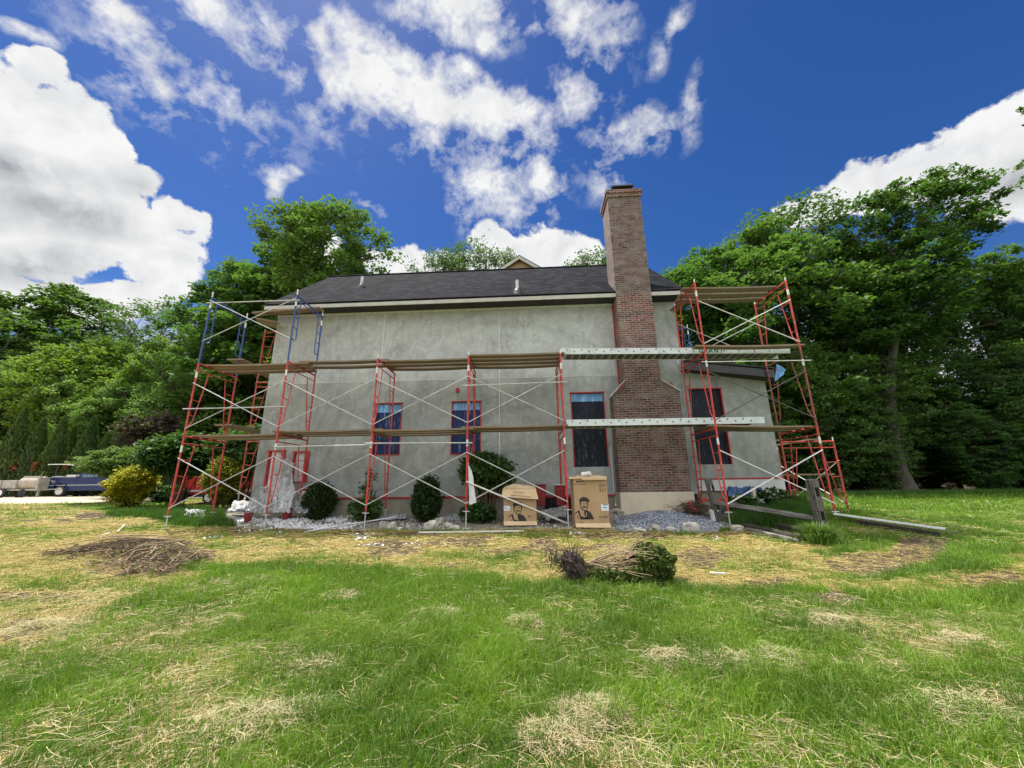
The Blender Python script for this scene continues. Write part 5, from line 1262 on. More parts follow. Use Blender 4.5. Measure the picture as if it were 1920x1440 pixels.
X = rs.uniform(-8.0, -4.2, 2600); Y = rs.uniform(9.55, 11.0, 2600); kp = (cover(X, Y)['bed'] > .5)&(vnoise(X, Y, .5, 18) > .42); X, Y = X[kp], Y[kp]
chips('plaster_rubble', X, Y, ground(X, Y)+.012, rs.uniform(.015, .05, len(X)), 'white_cloth')
X = np.concatenate([rs.normal(gnd(px, py)[0], .12, k) for px, py, k in ((400,1008,14),(520,1000,14),(685,1010,22),(700,1022,18),(680,1003,18),(1085,1000,14),(775,1022,8),(1345,1010,8),(1180,1004,8),(470,996,10),(1440,1035,4),(1450,994,8))])
Y = np.concatenate([rs.normal(gnd(px, py)[1], .10, k) for px, py, k in ((400,1008,14),(520,1000,14),(685,1010,22),(700,1022,18),(680,1003,18),(1085,1000,14),(775,1022,8),(1345,1010,8),(1180,1004,8),(470,996,10),(1440,1035,4),(1450,994,8))])
o = chips('plaster_crumbs', X, Y, ground(X, Y)+.012, rs.uniform(.012, .04, len(X)), 'white_cloth')
# ---------------------------------------------------------------- things on the ground
def rock(px, py, sx, sy, sz, label, m_='stone', seed=0, group='stones along the bed', dy=0):
    rs = np.random.RandomState(seed+300); import bmesh
    bm = bmesh.new(); bmesh.ops.create_icosphere(bm, subdivisions=3, radius=1)
    for v in bm.verts:
        p = np.array(v.co); k = 1+1.1*(float(fbm(p[0]*1.8+seed, p[1]*1.8+p[2]*1.5, .8, seed, 4))-.5)
        q = np.sign(p)*np.abs(p)**.6*k; v.co = (q[0]*sx, q[1]*sy, q[2]*sz)
    me = bpy.data.meshes.new('rock'); bm.to_mesh(me); bm.free(); me.materials.append(MATS[m_])
    me.polygons.foreach_set('use_smooth', [True]*len(me.polygons)); me.set_sharp_from_angle(angle=rad(28))
    g = gnd(px, py); o = bpy.data.objects.new('rock', me); COL.objects.link(o); o.location = (g[0], g[1]+dy+sy*.5, gz(g[0], g[1]+dy+sy*.5)+sz*.35); o.rotation_euler = (0, 0, rs.uniform(0, 6)); tag(o, label, 'rock', group); return o
for k, (px, py, sx, sy, sz, lb, m_) in enumerate([(808,992,.17,.12,.13,'rounded pale boulder left of the fourth scaffold leg','stone_pale'),(838,990,.15,.10,.08,'flat tan stone between pale boulder and fourth scaffold leg','stone'),(852,993,.12,.08,.06,'small flat stone in front of the tan stone','stone_pale'),(825,980,.15,.12,.09,'stone behind the pale boulder','stone_pale'),
   (716,992,.08,.06,.12,'upright grey block right of the third scaffold leg','stone'),(733,992,.11,.07,.10,'rough pale stone beside the upright grey block','stone_pale'),(750,994,.09,.06,.05,'small light stone before the tall clipped shrub','stone_pale'),(764,991,.07,.05,.05,'little stone left of the tall clipped shrub','stone'),
   (1200,998,.24,.10,.05,'flat whitish slab at the front of the gravel heap','stone_pale'),(1228,996,.16,.11,.09,'brown rough stone at the front of the gravel','stone'),(1262,998,.17,.10,.07,'long pale stone in the middle of the gravel edge','stone_pale'),(1296,994,.19,.13,.11,'hollow looking pale stone at the right of the gravel heap','stone_pale'),
   (1315,976,.20,.07,.05,'tan log shaped stone beside the red hose','stone'),(1385,996,.16,.12,.08,'half buried grey stone right of the tower leg','stone'),(1155,972,.20,.15,.16,'grey lumpy stone between tall box and gravel','stone'),(455,988,.16,.08,.04,'flat stone at the left bed edge','stone'),(1247,968,.07,.05,.03,'white chip lying on the gravel heap','white_cloth')]):
    rock(px, py, sx, sy, sz, lb, m_, k)
# cardboard boxes with a printed bust of a man in a flat cap
def carton(px0, px1, pyt, pyb, Y, depth, label, lean=0):
    A = at(px0, pyb, Y); B = at(px1, pyb, Y); Tt = at((px0+px1)/2, pyt, Y); z0 = gz((A[0]+B[0])/2, Y)
    W = B[0]-A[0]; H = Tt[2]-z0; o = empty('cardboard_box', (A[0], Y, z0), label=label, cat='cardboard box', group='cardboard boxes before the house')
    MB().box(0, W, 0, depth, .01, H).build('carton', 'cardboard', o, bevel=.008)
    return o, W, H, A
def art(o, polys, fx, fy, y, m_='ink', name='printed_figure', t=.002):
    mb = MB(); M = Matrix(((1,0,0,0),(0,0,-1,y),(0,1,0,0),(0,0,0,1)))
    for pl in polys: mb.prism([(fx(a), fy(b)) for a, b in pl], 0, t, M)
    return mb.build(name, m_, o)
# polygons traced in the pixels of an enlargement (x right, y down)
FIG = [[(1203,480),(1210,458),(1232,442),(1262,434),(1290,440),(1318,456),(1330,472),(1328,486),(1312,494),(1300,492),(1270,484),(1240,486),(1222,500),(1216,520),(1208,512),(1212,494)],
 [(1216,500),(1224,500),(1226,540),(1240,565),(1262,582),(1290,580),(1288,592),(1258,592),(1232,572),(1217,545)],
 [(1300,494),(1314,494),(1310,530),(1300,560),(1290,575),(1286,570),(1296,545),(1302,520)],
 [(1244,510),(1262,504),(1264,512),(1246,518)],[(1276,504),(1294,508),(1294,516),(1277,512)],[(1242,540),(1262,536),(1280,542),(1290,556),(1272,556),(1262,550),(1244,556)],
 [(1180,590),(1200,582),(1215,640),(1230,684),(1212,684),(1196,640)],[(1148,612),(1180,590),(1186,598),(1156,620),(1150,630)],[(1170,640),(1176,638),(1190,676),(1184,680)],
 [(1262,592),(1296,584),(1334,606),(1356,640),(1372,684),(1290,684),(1262,640),(1256,612)],[(1230,684),(1216,648),(1262,660),(1300,660),(1300,684)]]
LIGHTF = [[(1278,610),(1286,606),(1288,650),(1280,656)]]
o, W, H, A = carton(1079, 1143.5, 898, 982, 9.62, .62, 'tall standing cardboard box with a cap wearing man printed on it, beside the scaffold leg')
fx = lambda a: (a-1146)/(1556-1146)*W; fy = lambda b: H-(b-232)/(782-232)*H
art(o, FIG, fx, fy, -.001); art(o, LIGHTF, fx, fy, -.0035, 'cardboard', 'figure_highlight')
hb = MB(); hb.box(-.10, W+.0, -.03, depth_ if False else .60, H, H+.055); hb.build('top_flap', 'cardboard_light', o, bevel=.01)
MB().box(W*.24, W-.01, -.055, -.02, H-.03, H+.035).build('top_flap', 'cardboard_light', o, bevel=.008)
M_ = Matrix(((1,0,0,0),(0,math.cos(.6),-math.sin(.6),-.06),(0,math.sin(.6),math.cos(.6),.075),(0,0,0,1)))
MB().quad((0.01, -.075, .035), (W+.015, -.085, .02), (W, -.002, .115), (0, -.002, .115)).quad((.01, -.072, .030), (W+.015, -.082, .015), (W, .0, .110), (0, .0, .110)).build('bottom_flap', 'cardboard_light', o)
art(o, [[(1466,518),(1556,518),(1556,590),(1466,590)]], fx, fy, -.002, 'label_white', 'paper_label'); art(o, [[(1490,520),(1545,520),(1545,532),(1490,532)],[(1486,552),(1536,552),(1536,562),(1486,562)]], fx, fy, -.0045, 'label_blue', 'label_print')
glyph = []
for r_ in range(2):
    for c_2 in range(3):
        x = 1466+c_2*26; y = 304+r_*42; glyph += [[(x, y), (x+12, y-4), (x+14, y+6), (x+2, y+10)], [(x+4, y+14), (x+12, y+14), (x+10, y+26), (x+5, y+26)]]
glyph += [[(1462,296),(1540,296),(1540,298),(1462,298)],[(1462,378),(1540,378),(1540,380),(1462,380)],[(1462,296),(1465,296),(1465,380),(1462,380)],[(1436,652),(1452,652),(1448,668),(1438,668)],[(1462,668),(1470,650),(1478,668)],[(1488,650),(1540,650),(1540,655),(1488,655)],[(1488,662),(1534,662),(1534,667),(1488,667)],[(1150,284),(1300,286),(1300,292),(1150,290)],[(1176,252),(1236,252),(1236,268),(1176,268)],[(1246,248),(1256,244),(1268,248),(1270,262),(1258,268),(1247,262)]]
art(o, glyph, fx, fy, -.001, 'ink', 'printed_marks')
art(o, [[(1220+28*math.cos(a), 722+20*math.sin(a)) for a in np.linspace(0, 6.0, 12)]], fx, fy, -.001, 'twig', 'round_stamp')
r_ = MB(); r_.tube([(W*.30, .10, H+.11), (W*.52, -.02, H+.13)], .055, 14); tag(r_.build('plastic_pipe', 'pvc', None, True), 'short white pipe roll lying on top of the tall box', 'pipe').location = o.location
mb = MB(); mb.box(W*.12, W*.85, .08, .30, H+.058, H+.085); q = mb.build('paper_scrap', 'cardboard_light'); q.location = o.location; tag(q, 'flat scrap of pale board on top of the tall box', 'scrap')
o, W, H, A = carton(944.5, 1006.5, 917, 979, 9.85, .55, 'open cardboard box with a drooping flap in front of the leafy bush')
fx1 = lambda a: (a-1186)/(1800-1186)*W; fy1 = lambda b: H-(b-596)/(1256-596)*H     # second enlargement
FIG2 = [[(a-1146, b-232) for a, b in pl] for pl in FIG]; sc2 = .98
art(o, FIG, lambda a: W*.10+(a-1146)/410*W*1.04+.03, lambda b: H*.64-(b-432)/550*1.06+.02, -.001)
MB().quad((-.04, -.10, H*.80), (W+.05, -.10, H*.72), (W+.0, .0, H+.0), (-.02, .0, H+.0)).quad((-.04, -.106, H*.80), (W+.05, -.106, H*.72), (W+.0, -.006, H+.0), (-.02, -.006, H+.0)).build('front_flap', 'cardboard_light', o)
MB().quad((-.02, 0, H+.004), (W, 0, H+.004), (W*.98, .5, H+.07), (W*.30, .45, H+.13), (0, .5, H+.05)).build('top_flap', 'cardboard_light', o)
MB().quad((.01, -.07, .03), (W+.01, -.07, .03), (W, -.002, .115), (0, -.002, .12)).build('bottom_flap', 'cardboard_light', o)
art(o, [[(1190,898),(1308,898),(1308,980),(1190,980)]], fx1, fy1, -.002, 'label_white', 'paper_label'); art(o, [[(1200,920),(1240,920),(1240,930),(1200,930)],[(1200,945),(1290,945),(1290,955),(1200,955)]], fx1, fy1, -.0045, 'label_blue', 'label_print')
art(o, [[(1640,1070),(1665,1070),(1660,1100),(1645,1100)],[(1680,1095),(1690,1070),(1705,1095)]], fx1, fy1, -.001, 'ink', 'printed_marks')
art(o, [[(1370,635),(1580,650),(1580,662),(1370,650)],[(1320,690),(1700,730),(1700,742),(1320,702)]], fx1, fy1, -.108, 'twig', 'flap_print')
# two dark red tubs and debris by the basement opening
for px, lb in ((1014, 'dark red tub by the basement opening, nearer the open box'), (1050, 'dark red tub by the basement opening, beside the scaffold leg')):
    p = at(px, 921, 11.05); o = empty('plastic_tub', (p[0], 11.05, p[2]-.06), label=lb, cat='tub', group='dark red tubs'); z = 0
    mb = MB(); mb.v += [(x, y, zz) for zz, hx, hy in ((-.32, .11, .09), (.22, .145, .12)) for x, y in ((-hx, -hy), (hx, -hy), (hx, hy), (-hx, hy))]; mb.f += [(0,3,2,1),(4,5,6,7),(0,1,5,4),(1,2,6,5),(2,3,7,6),(3,0,4,7)]
    mb.build('tub_body', 'dark_red', o, bevel=.015); MB().box(-.17, .17, -.145, .145, .221, .245).build('lid', 'dark_red' if px < 1030 else 'white_trim', o, bevel=.006)
    mb = MB(); [mb.box(-.10+.01*k, .10-.01*k, -.118, -.10, .10-.07*k, .125-.07*k) for k in range(3)]; mb.build('molded_rib', 'red_tape', o)
# crumpled plastic sheets
def sheet(pts, base, label, m_='poly_sheet', amp=.12, seed=0, nu=36, nv=30, name='plastic_sheet', group='loose plastic sheeting', fr=3.0, cat='plastic sheet'):
    a, b, c, d = [np.array(p, float) for p in pts]; V = []; F = []
    for i in range(nv):
        for j in range(nu):
            s, t = j/(nu-1), i/(nv-1); p = a*(1-s)*(1-t)+b*s*(1-t)+c*s*t+d*(1-s)*t
            n1 = float(fbm(s*fr*1.5+seed, t*fr*.45, .5, seed, 3))-.5; n2 = float(fbm(s*fr+9, t*fr*.5+seed, .5, seed+5, 3))-.5; rg = abs(float(fbm(s*fr*1.5, t*fr*.6+seed, .4, seed+9, 2))-.5)
            V.append(p+np.array([n2*amp*1.0, -n1*amp*2.2, (n2+n1)*amp*.7+rg*amp]))
    for i in range(nv-1):
        for j in range(nu-1): F.append((i*nu+j, i*nu+j+1, (i+1)*nu+j+1, (i+1)*nu+j))
    V = np.array(V); g_ = ground(V[:, 0], V[:, 1])+.01; V[:, 2] = np.maximum(V[:, 2], g_)
    c0 = V.mean(0); o = fastmesh(name, V-c0, F, None, m_, smooth=True); o.location = tuple(c0); tag(o, label, cat, group); return o
g = gnd
P = lambda px, py, Y: at(px, py, Y)
sheet([P(497,962,10.9), P(545,962,10.6), P(552,870,11.2), P(512,850,11.35)], 0, 'clear plastic sheet hanging from the left white taped window to the ground', amp=.14, seed=1, nu=44, nv=48)
sheet([P(462,958,11.2), P(505,962,10.7), P(512,905,11.2), P(480,930,11.3)], 0, 'clear plastic sheet bunched at the house corner', amp=.20, seed=2)
sheet([P(545,960,10.9), P(578,962,10.8), P(575,925,11.2), P(548,920,11.3)], 0, 'clear plastic sheet bunched behind the round clipped shrub', amp=.16, seed=3)
sheet([P(425,960,11.6), P(465,962,11.1), P(472,944,12.2), P(440,938,12.6)], 0, 'crumpled grey plastic on the ground near the yellow green bush', amp=.14, seed=4, m_='canvas_grey')
sheet([P(345,968,11.0), P(385,972,10.8), P(385,958,11.3), P(350,955,11.4)], 0, 'small crumpled grey plastic in the tall grass right of the first scaffold leg', amp=.10, seed=5, m_='canvas_grey')
sheet([P(705,976,10.8), P(762,974,10.7), P(762,964,11.2), P(722,966,11.25)], 0, 'folded grey tarp at the wall left of the tall clipped shrub', amp=.10, seed=6, m_='canvas_grey')
sheet([P(818,976,10.8), P(868,978,10.7), P(855,962,11.2), P(835,964,11.25)], 0, 'folded grey tarp at the wall right of the tall clipped shrub', amp=.10, seed=7, m_='canvas_grey')
sheet([P(1022,978,10.3), P(1062,966,10.2), P(1062,948,10.9), P(1012,958,11.0)], 0, 'grey plastic spread between the two cardboard boxes', amp=.10, seed=8, m_='canvas_grey')
# white cloth strip hanging on the fourth scaffold leg
sheet([P(880,947,9.60), P(894,942,9.62), P(884,884,9.62), P(877,866,9.6)], 0, 'white cloth strip hanging from the fourth scaffold leg', m_='white_cloth', amp=.04, seed=9, nu=14, nv=36, name='hanging_cloth', group=None, fr=2, cat='cloth')
sheet([P(1452,716,9.9), P(1470,702,9.9), P(1473,692,10.1), P(1456,682,10.2)], 0, 'pale torn plastic flag at the outer end of the extension eave', m_='film_light', amp=.03, seed=10, nu=14, nv=16, name='torn_film', group=None, cat='plastic sheet')
# red bucket part under plastic, white bucket, hose heap
for px, Y, sc, m_, lb in ((466, 10.7, .8, 'dark_red', 'small dark red pail under the plastic at the house corner'), (538, 10.9, 1.0, 'dark_red', 'dark red pail behind the round clipped shrub'), (1341, 10.15, 1.0, 'pvc', 'white pail at the foot of the leaning fence post')):
    p = at(px, 965, Y); z = gz(p[0], Y); o = empty('pail', (p[0], Y, z), label=lb, cat='bucket'); 
    MB().lathe([(.10*sc, .0), (.13*sc, .27*sc), (.137*sc, .27*sc), (.137*sc, .29*sc), (.12*sc, .29*sc), (.095*sc, .03)], n=20).build('pail_body', m_, o, True)
    MB().tube([(.13*sc*math.cos(a), -.02-.09*sc*math.sin(a)*.5, (.25-.12*math.sin(a))*sc) for a in np.linspace(0, math.pi, 9)], .004, 5).build('handle', 'galv', o)
hp = gnd(1312, 978); hp[1] += .35; rs = np.random.RandomState(44)
mb = MB()
for k in range(170):
    a = rs.uniform(0, 6.28); r0 = rs.uniform(0, .32); q = np.array([r0*math.cos(a)*1.2, r0*math.sin(a)*.7, rs.uniform(0, .34)]); d = rs.normal(size=3)*np.array([.22, .15, .12]); mb.tube([tuple(q-d), tuple(q+rs.normal(size=3)*.05), tuple(q+d)], [.004, .008, .003], 4)
o = mb.build('root_heap', 'twig_brown'); o.location = (hp[0], hp[1], gz(hp[0], hp[1])+.05); tag(o, 'tangled heap of roots and vines right of the concrete chimney base', 'brush heap')
def curve(pts, n=40):
    pts = np.array(pts, float); t = np.linspace(0, len(pts)-1, n); return [tuple(np.interp(t, range(len(pts)), pts[:, k]) for k in range(3))] if False else [tuple(np.interp(x, range(len(pts)), pts[:, k]) for k in range(3)) for x in t]
base = at(1310, 950, hp[1]-.30)
mb = MB(); mb.tube([(base[0]+.16*math.cos(a)-.05, base[1]-.0, base[2]+.05+.12*math.sin(a)) for a in np.linspace(2.2, 4.6, 12)], .024, 8); mb.tube([(base[0]+.10+.5*q, base[1]+.02*math.sin(9*q), base[2]+.12+.05*math.sin(7*q)+.03*q) for q in np.linspace(0, 1, 20)], .03, 8)
tag(mb.build('red_hose', 'red_tape', None, True), 'red hose lying over the root heap beside the chimney base', 'hose')
tb = at(1405, 925, 11.15); sheet([tb+[-.62, -.12, -.42], tb+[.50, -.12, -.40], tb+[.42, .08, .12], tb+[-.55, .08, .16]], 0, 'blue tarp covered bundle under the extension wall', m_='blue_tarp', amp=.08, seed=12, name='tarp_bundle', group=None, cat='tarp')
pb = at(1414, 935, 10.95); z = gz(pb[0], 10.95); tag(MB().box(pb[0]-.04, pb[0]+.05, 10.9, 10.98, z-.05, pb[2]+.28).build('marker_post', 'concrete_light', bevel=.006), 'short pale square post in front of the blue tarp', 'post')
# fence
def fpost(px, pyb, pxt, pyt, Y, w_, d_, label, holes=True):
    b = at(px, pyb, Y); z0 = gz(b[0], Y)-.15; t_ = at(pxt, pyt, Y); o = empty('fence_post', (b[0], Y, z0), label=label, cat='fence post', group='weathered split rail fence posts')
    L = Vector(t_)-Vector((b[0], Y, z0)); Hh = L.length; q = Vector((0, 0, 1)).rotation_difference(L.normalized()); o.rotation_mode = 'QUATERNION'; o.rotation_quaternion = q
    hs_ = [(Hh-.34, Hh-.17), (Hh-.80, Hh-.63)]
    # front and back slabs with mortises: build from bars round the slots
    mb = MB(); x0, x1 = -w_/2, w_/2; sx0, sx1 = -.012, .060
    zz = 0
    for za, zb in sorted(hs_): mb.box(x0, x1, -d_/2, d_/2, zz, za); mb.box(x0, sx0, -d_/2, d_/2, za, zb); mb.box(sx1, x1, -d_/2, d_/2, za, zb); zz = zb
    mb.box(x0, x1, -d_/2, d_/2, zz, Hh-.02)
    mb.v += [(x0, -d_/2, Hh-.02), (x1, -d_/2, Hh-.02), (x1, d_/2, Hh-.02), (x0, d_/2, Hh-.02), (x0+.02, -d_/2+.02, Hh+.015), (x1-.03, -d_/2+.02, Hh), (x1-.03, d_/2-.02, Hh), (x0+.02, d_/2-.02, Hh+.015)]
    i = len(mb.v)-8; mb.f += [(i+4,i+5,i+6,i+7),(i,i+1,i+5,i+4),(i+1,i+2,i+6,i+5),(i+2,i+3,i+7,i+6),(i+3,i,i+4,i+7)]
    body = mb.build('post_body', 'grey_wood', o, bevel=.012)
    MB().box(x0+.035, x0+.043, -d_/2-.004, -d_/2+.004, .1, Hh-.05).build('drying_crack', 'bark_dark', o)
    return o
fpost(1546, 1008, 1521, 899, 8.35, .185, .14, 'leaning weathered fence post with two slots, in a grass tuft right of the tower')
fpost(1350, 972, 1327, 897, 10.05, .15, .12, 'leaning weathered fence post behind the right tower front leg')
def frail(p, q, label, r=.055, m_='rail_wood', name='fence_rail', cat='fence rail', group='split fence rails'):
    p, q = Vector(p), Vector(q); d = q-p; L = d.length; rs = random.Random(len(label)); mb = MB(); n = 14; N = 7; sh = [rs.uniform(.7, 1.25) for _ in range(N)]
    for i in range(n+1):
        t = i/n; tap = min(1, .55+min(t, 1-t)*6)
        for j in range(N):
            a = 2*math.pi*j/N; rr = r*sh[j]*tap*(1+.12*math.sin(i*1.7+j*2)); mb.v.append((t*L-L/2, math.cos(a)*rr*.8+.015*math.sin(t*5), math.sin(a)*rr*1.1))
    for i in range(n):
        for j in range(N): a = i*N+j; b = i*N+(j+1) % N; mb.f.append((a, b, b+N, a+N))
    mb.f.append(tuple(range(N))[::-1]); mb.f.append(tuple(n*N+j for j in range(N)))
    o = mb.build(name, m_, None, True); o.location = (p+q)/2; o.rotation_mode = 'QUATERNION'; o.rotation_quaternion = Vector((1, 0, 0)).rotation_difference(d.normalized()); return tag(o, label, cat, group)
frail(at(1338, 942, 10.0), at(1526, 972, 8.42), 'sagging grey rail between the two leaning fence posts')
def lay(px0, py0, px1, py1, label, r=.05, lift=.05, **k):
    a, b = gnd(px0, py0), gnd(px1, py1); frail((a[0], a[1], a[2]+lift), (b[0], b[1], b[2]+lift), label, r, **k)
lay(1388, 978, 1520, 1008, 'dark fallen rail on top of the others in the grass by the fence', .05, .11, m_='bark_dark')
lay(1380, 986, 1512, 1016, 'dark fallen rail lying nearest the scaffold tower leg', .05, m_='bark_dark')
lay(1400, 996, 1500, 1020, 'thin brown fallen rail along the straw edge', .035)
# boards and tubes lying about
def board(p, q, w_, h_, label, m_, cat='board', name='board', up=(0, 0, 1)):
    mb = MB(); p, q = Vector(p), Vector(q); c = (p+q)/2; mb.beam(tuple(p-c), tuple(q-c), w_, h_, up); o = mb.build(name, m_); o.location = c; return tag(o, label, cat)
a, b = gnd(785, 1001), gnd(982, 998); board(a+[0, 0, .03], b+[0, 0, .03], .085, .025, 'long white board on the grass in front of the boxes', 'pvc')
a, b = gnd(1570, 975), gnd(1782, 1006); board(a+[0, .06, .13], b+[0, .06, .13], .15, .03, 'long white board with its shaded side painted dark below, right of the fence post', 'pvc')
a, b = gnd(1612, 984), gnd(1770, 1010); board(a+[0, .05, .055], b+[0, .05, .055], .11, .10, 'dark bar painting the shaded side of the long white board', 'bark_dark')  # dark bar stands in for the unlit front side of the board
a, b = gnd(1714, 987), gnd(1775, 993); board(a+[0, 0, .03], b+[0, 0, .03], .04, .02, 'thin white lath on the far right lawn', 'pvc', 'lath')
a, b = gnd(1332, 1081), gnd(1361, 1083); board(a+[0, 0, .05], b+[0, 0, .05], .03, .015, 'short white lath on the straw right of the uprooted shrub', 'pvc', 'lath')
a = gnd(570, 999); b = at(745, 971, 10.1); mb = MB(); mb.tube([tuple(a+[0, 0, .02]), tuple(b+[0, 0, .03])], .017, 8); o = mb.build('loose_tube', 'galv', None, True); tag(o, 'long grey tube lying from the lawn edge to the stones at the wall', 'tube')
for x0, y0, x1, y1, lb in ((220,1000,232,988,'short white lath, nearest the first scaffold leg'),(190,1007,205,1003,'short bent white lath left of the brush pile top')):
    a, b = gnd(x0, y0), gnd(x1, y1); board(a+[0, 0, .04], b+[0, 0, .05], .025, .012, lb, 'pvc', 'lath')
# grass tuft at the post
c0 = gnd(1548, 1022); n = 1300; rs = np.random.RandomState(66); r0 = np.abs(rs.normal(0, .13, n)); th = rs.uniform(0, 6.28, n); X = c0[0]+r0*np.cos(th)*1.25; Y = c0[1]+.12+r0*np.sin(th)
h = rs.uniform(.14, .46, n)*(1-r0*1.2); k = np.arange(n)*7; D = np.stack([np.cos(th), np.sin(th), np.zeros(n)], 1)*(h*rs.uniform(.2, 1.0, n))[:, None]; Sd = np.stack([-np.sin(th), np.cos(th), np.zeros(n)], 1)*.0045
b0_ = np.stack([X, Y, ground(X, Y)-.01], 1); Uz = np.array([0, 0, 1.])
m1 = b0_+D*.25+Uz*(h*.6)[:, None]; m2 = b0_+D*.65+Uz*(h*.85)[:, None]; tp_ = b0_+D+Uz*(h*rs.uniform(.6, 1.05, n))[:, None]
V = np.stack([b0_-Sd, b0_+Sd, m1-Sd, m1+Sd, m2-Sd*.8, m2+Sd*.8, tp_], 1).reshape(-1, 3)-c0
o = fastmesh('grass_tuft', V, np.concatenate([np.stack([k, k+1, k+3, k+2], 1), np.stack([k+2, k+3, k+5, k+4], 1)]), np.stack([k+4, k+5, k+6], 1), 'grass_dark', tint=np.repeat(rs.uniform(0, .8, n), 7)); o.location = tuple(c0); tag(o, 'dark arching grass tuft at the foot of the leaning fence post', 'grass tuft')
# uprooted shrub lying on its side: root ball left, crown right
c0 = gnd(1150, 1098); c0[1] += .25; z0 = gz(c0[0], c0[1]); rs = np.random.RandomState(71)
def px2(px, py, dy=0): q = at(px, py, c0[1]+dy); return q-np.array([c0[0], c0[1], z0])
us = empty('uprooted_shrub', (c0[0], c0[1], z0), label='uprooted clipped shrub lying on its side with its root ball exposed', cat='shrub')
ra = px2(1075, 1062); rb = px2(1098, 1060); ce = px2(1192, 1058)
import bmesh
bm = bmesh.new(); bmesh.ops.create_icosphere(bm, subdivisions=4, radius=1)
for v in bm.verts:
    p = np.array(v.co); kk = 1+.7*(float(fbm(p[0]*3+p[2], p[1]*3+p[2]*2, .7, 5, 4))-.5); v.co = tuple(ra+p*kk*np.array([.15, .16, .19])+np.array([.05*p[2]*-1, 0, 0]))
me = bpy.data.meshes.new('root_ball'); bm.to_mesh(me); bm.free(); me.materials.append(MATS['soil_root']); o = bpy.data.objects.new('root_ball', me); COL.objects.link(o); o.parent = us
mb = MB()
for k in range(260):
    d = rs.normal(size=3); d /= np.linalg.norm(d); q = ra+d*np.array([.15, .15, .18]); e = q+d*rs.uniform(.03, .14)+rs.normal(size=3)*.03; mb.tube([tuple(ra+d*.08), tuple(q), tuple(e)], [.004, .003, .0015], 4)
for k in range(46):
    q = px2(1046, 1048)+rs.normal(size=3)*np.array([.07, .06, .05]); mb.tube([tuple(q), tuple(q+rs.normal(size=3)*.06), tuple(q+rs.normal(size=3)*.10)], [.006, .004, .002], 4)
mb.build('root', 'soil_root', us)
mb = MB(); top0, bot0, rgt = px2(1232, 1018), px2(1130, 1096), px2(1250, 1062)
LC = []
for k in range(36):
    s = rs.uniform(0, 1); yy = rs.normal(0, .16); ep = px2(1120+rs.uniform(20, 122), 0)  # dummy x
    ang = rs.uniform(-.22, .42); L = rs.uniform(.6, 1.0)*.98; e = rb+np.array([math.cos(ang)*L, yy*1.2, math.sin(ang)*L+.02]); e[2] = max(e[2], .03)
    m_ = rb*.5+e*.5+rs.normal(size=3)*.05; mb.tube([tuple(rb+rs.normal(size=3)*.02), tuple(m_), tuple(e)], [.008, .005, .0025], 4)
    for _ in range(1): d = e+rs.normal(size=3)*.09; mb.tube([tuple(m_), tuple(d)], [.004, .002], 3)
for k in range(14):
    e = px2(rs.uniform(1100, 1145), rs.uniform(1085, 1118), -.1); mb.tube([tuple(rb), tuple((rb+e)/2+rs.normal(size=3)*.03), tuple(e)], [.007, .005, .002], 4)
mb.build('stem', 'twig', us)
n = 26000; d = rs.normal(size=(n, 3)); d /= np.linalg.norm(d, axis=1, keepdims=True); cc_ = px2(1182, 1064)
lb_ = 1+.30*(vnoise(d[:, 0]*4+7, d[:, 2]*4+d[:, 1]*3, .7, 4)-.5); rr_ = (.72+.28*rs.uniform(0, 1, n)**.6)*lb_
q = d*rr_[:, None]*np.array([.58, .32, .30]); ct_, st__ = math.cos(.16), math.sin(.16)
C = np.stack([cc_[0]+q[:, 0]*ct_-q[:, 2]*st__, q[:, 1]-.02, cc_[2]+q[:, 0]*st__+q[:, 2]*ct_], 1); C[:, 2] = np.maximum(C[:, 2], .012+rs.uniform(0, .02, n))
kp = (d[:, 2] < .12+1.8*np.maximum(0, d[:, 0]+.10)+rs.normal(0, .12, n)); C = C[kp]
V, Q, T_ = leafquads(C, .030, rs, up=.1); fastmesh('foliage', V, Q, None, 'leaf_olbox', us, T_)
# brush pile of dead cypress boughs
c0 = gnd(240, 1040); rs = np.random.RandomState(72); bp_ = empty('brush_pile', tuple(c0), label='flat pile of dead brown conifer boughs on the left lawn', cat='brush pile')
mb = MB(); LC = []
BR = [((300,1022),(95,1040)),((320,1020),(160,1030)),((330,1028),(180,1068)),((300,1045),(235,1078)),((280,1050),(300,1025)),((340,1030),(230,1025)),((390,1052),(310,1058)),((340,1052),(312,1072)),((285,1020),(120,1046)),((262,1015),(190,1030)),((345,1022),(260,1050)),((305,1035),(200,1050)),((250,1032),(110,1040)),((325,1040),(270,1060)),((290,1040),(180,1036)),((350,1040),(280,1046))]
for k, (p, q) in enumerate(BR*2):
    a, b = gnd(p[0]+rs.normal()*8, p[1]+rs.normal()*3)-c0, gnd(q[0]+rs.normal()*10, q[1]+rs.normal()*4)-c0; a[2] += rs.uniform(.03, .12); b[2] += .02; m_ = (a+b)/2+np.array([0, 0, rs.uniform(.01, .06)]); mb.tube([tuple(a), tuple(m_), tuple(b)], [.013, .008, .003], 5)
    for s in np.linspace(.1, 1, 34):
        c = (a*(1-s)+b*s)+np.array([0, 0, .05*math.sin(3.1*s)]); d = rs.normal(size=3)*np.array([.18, .13, .04]); mb.tube([tuple(c), tuple(c+d)], [.005, .0025], 3); mb.tube([tuple(c), tuple(c+rs.normal(size=3)*np.array([.2, .1, .03]))], [.004, .002], 3)
        for w_ in np.linspace(.2, 1.1, 6): LC.append(c+d*w_+rs.normal(size=3)*.016)
mb.build('branch', 'twig_brown', bp_)
mb = MB()
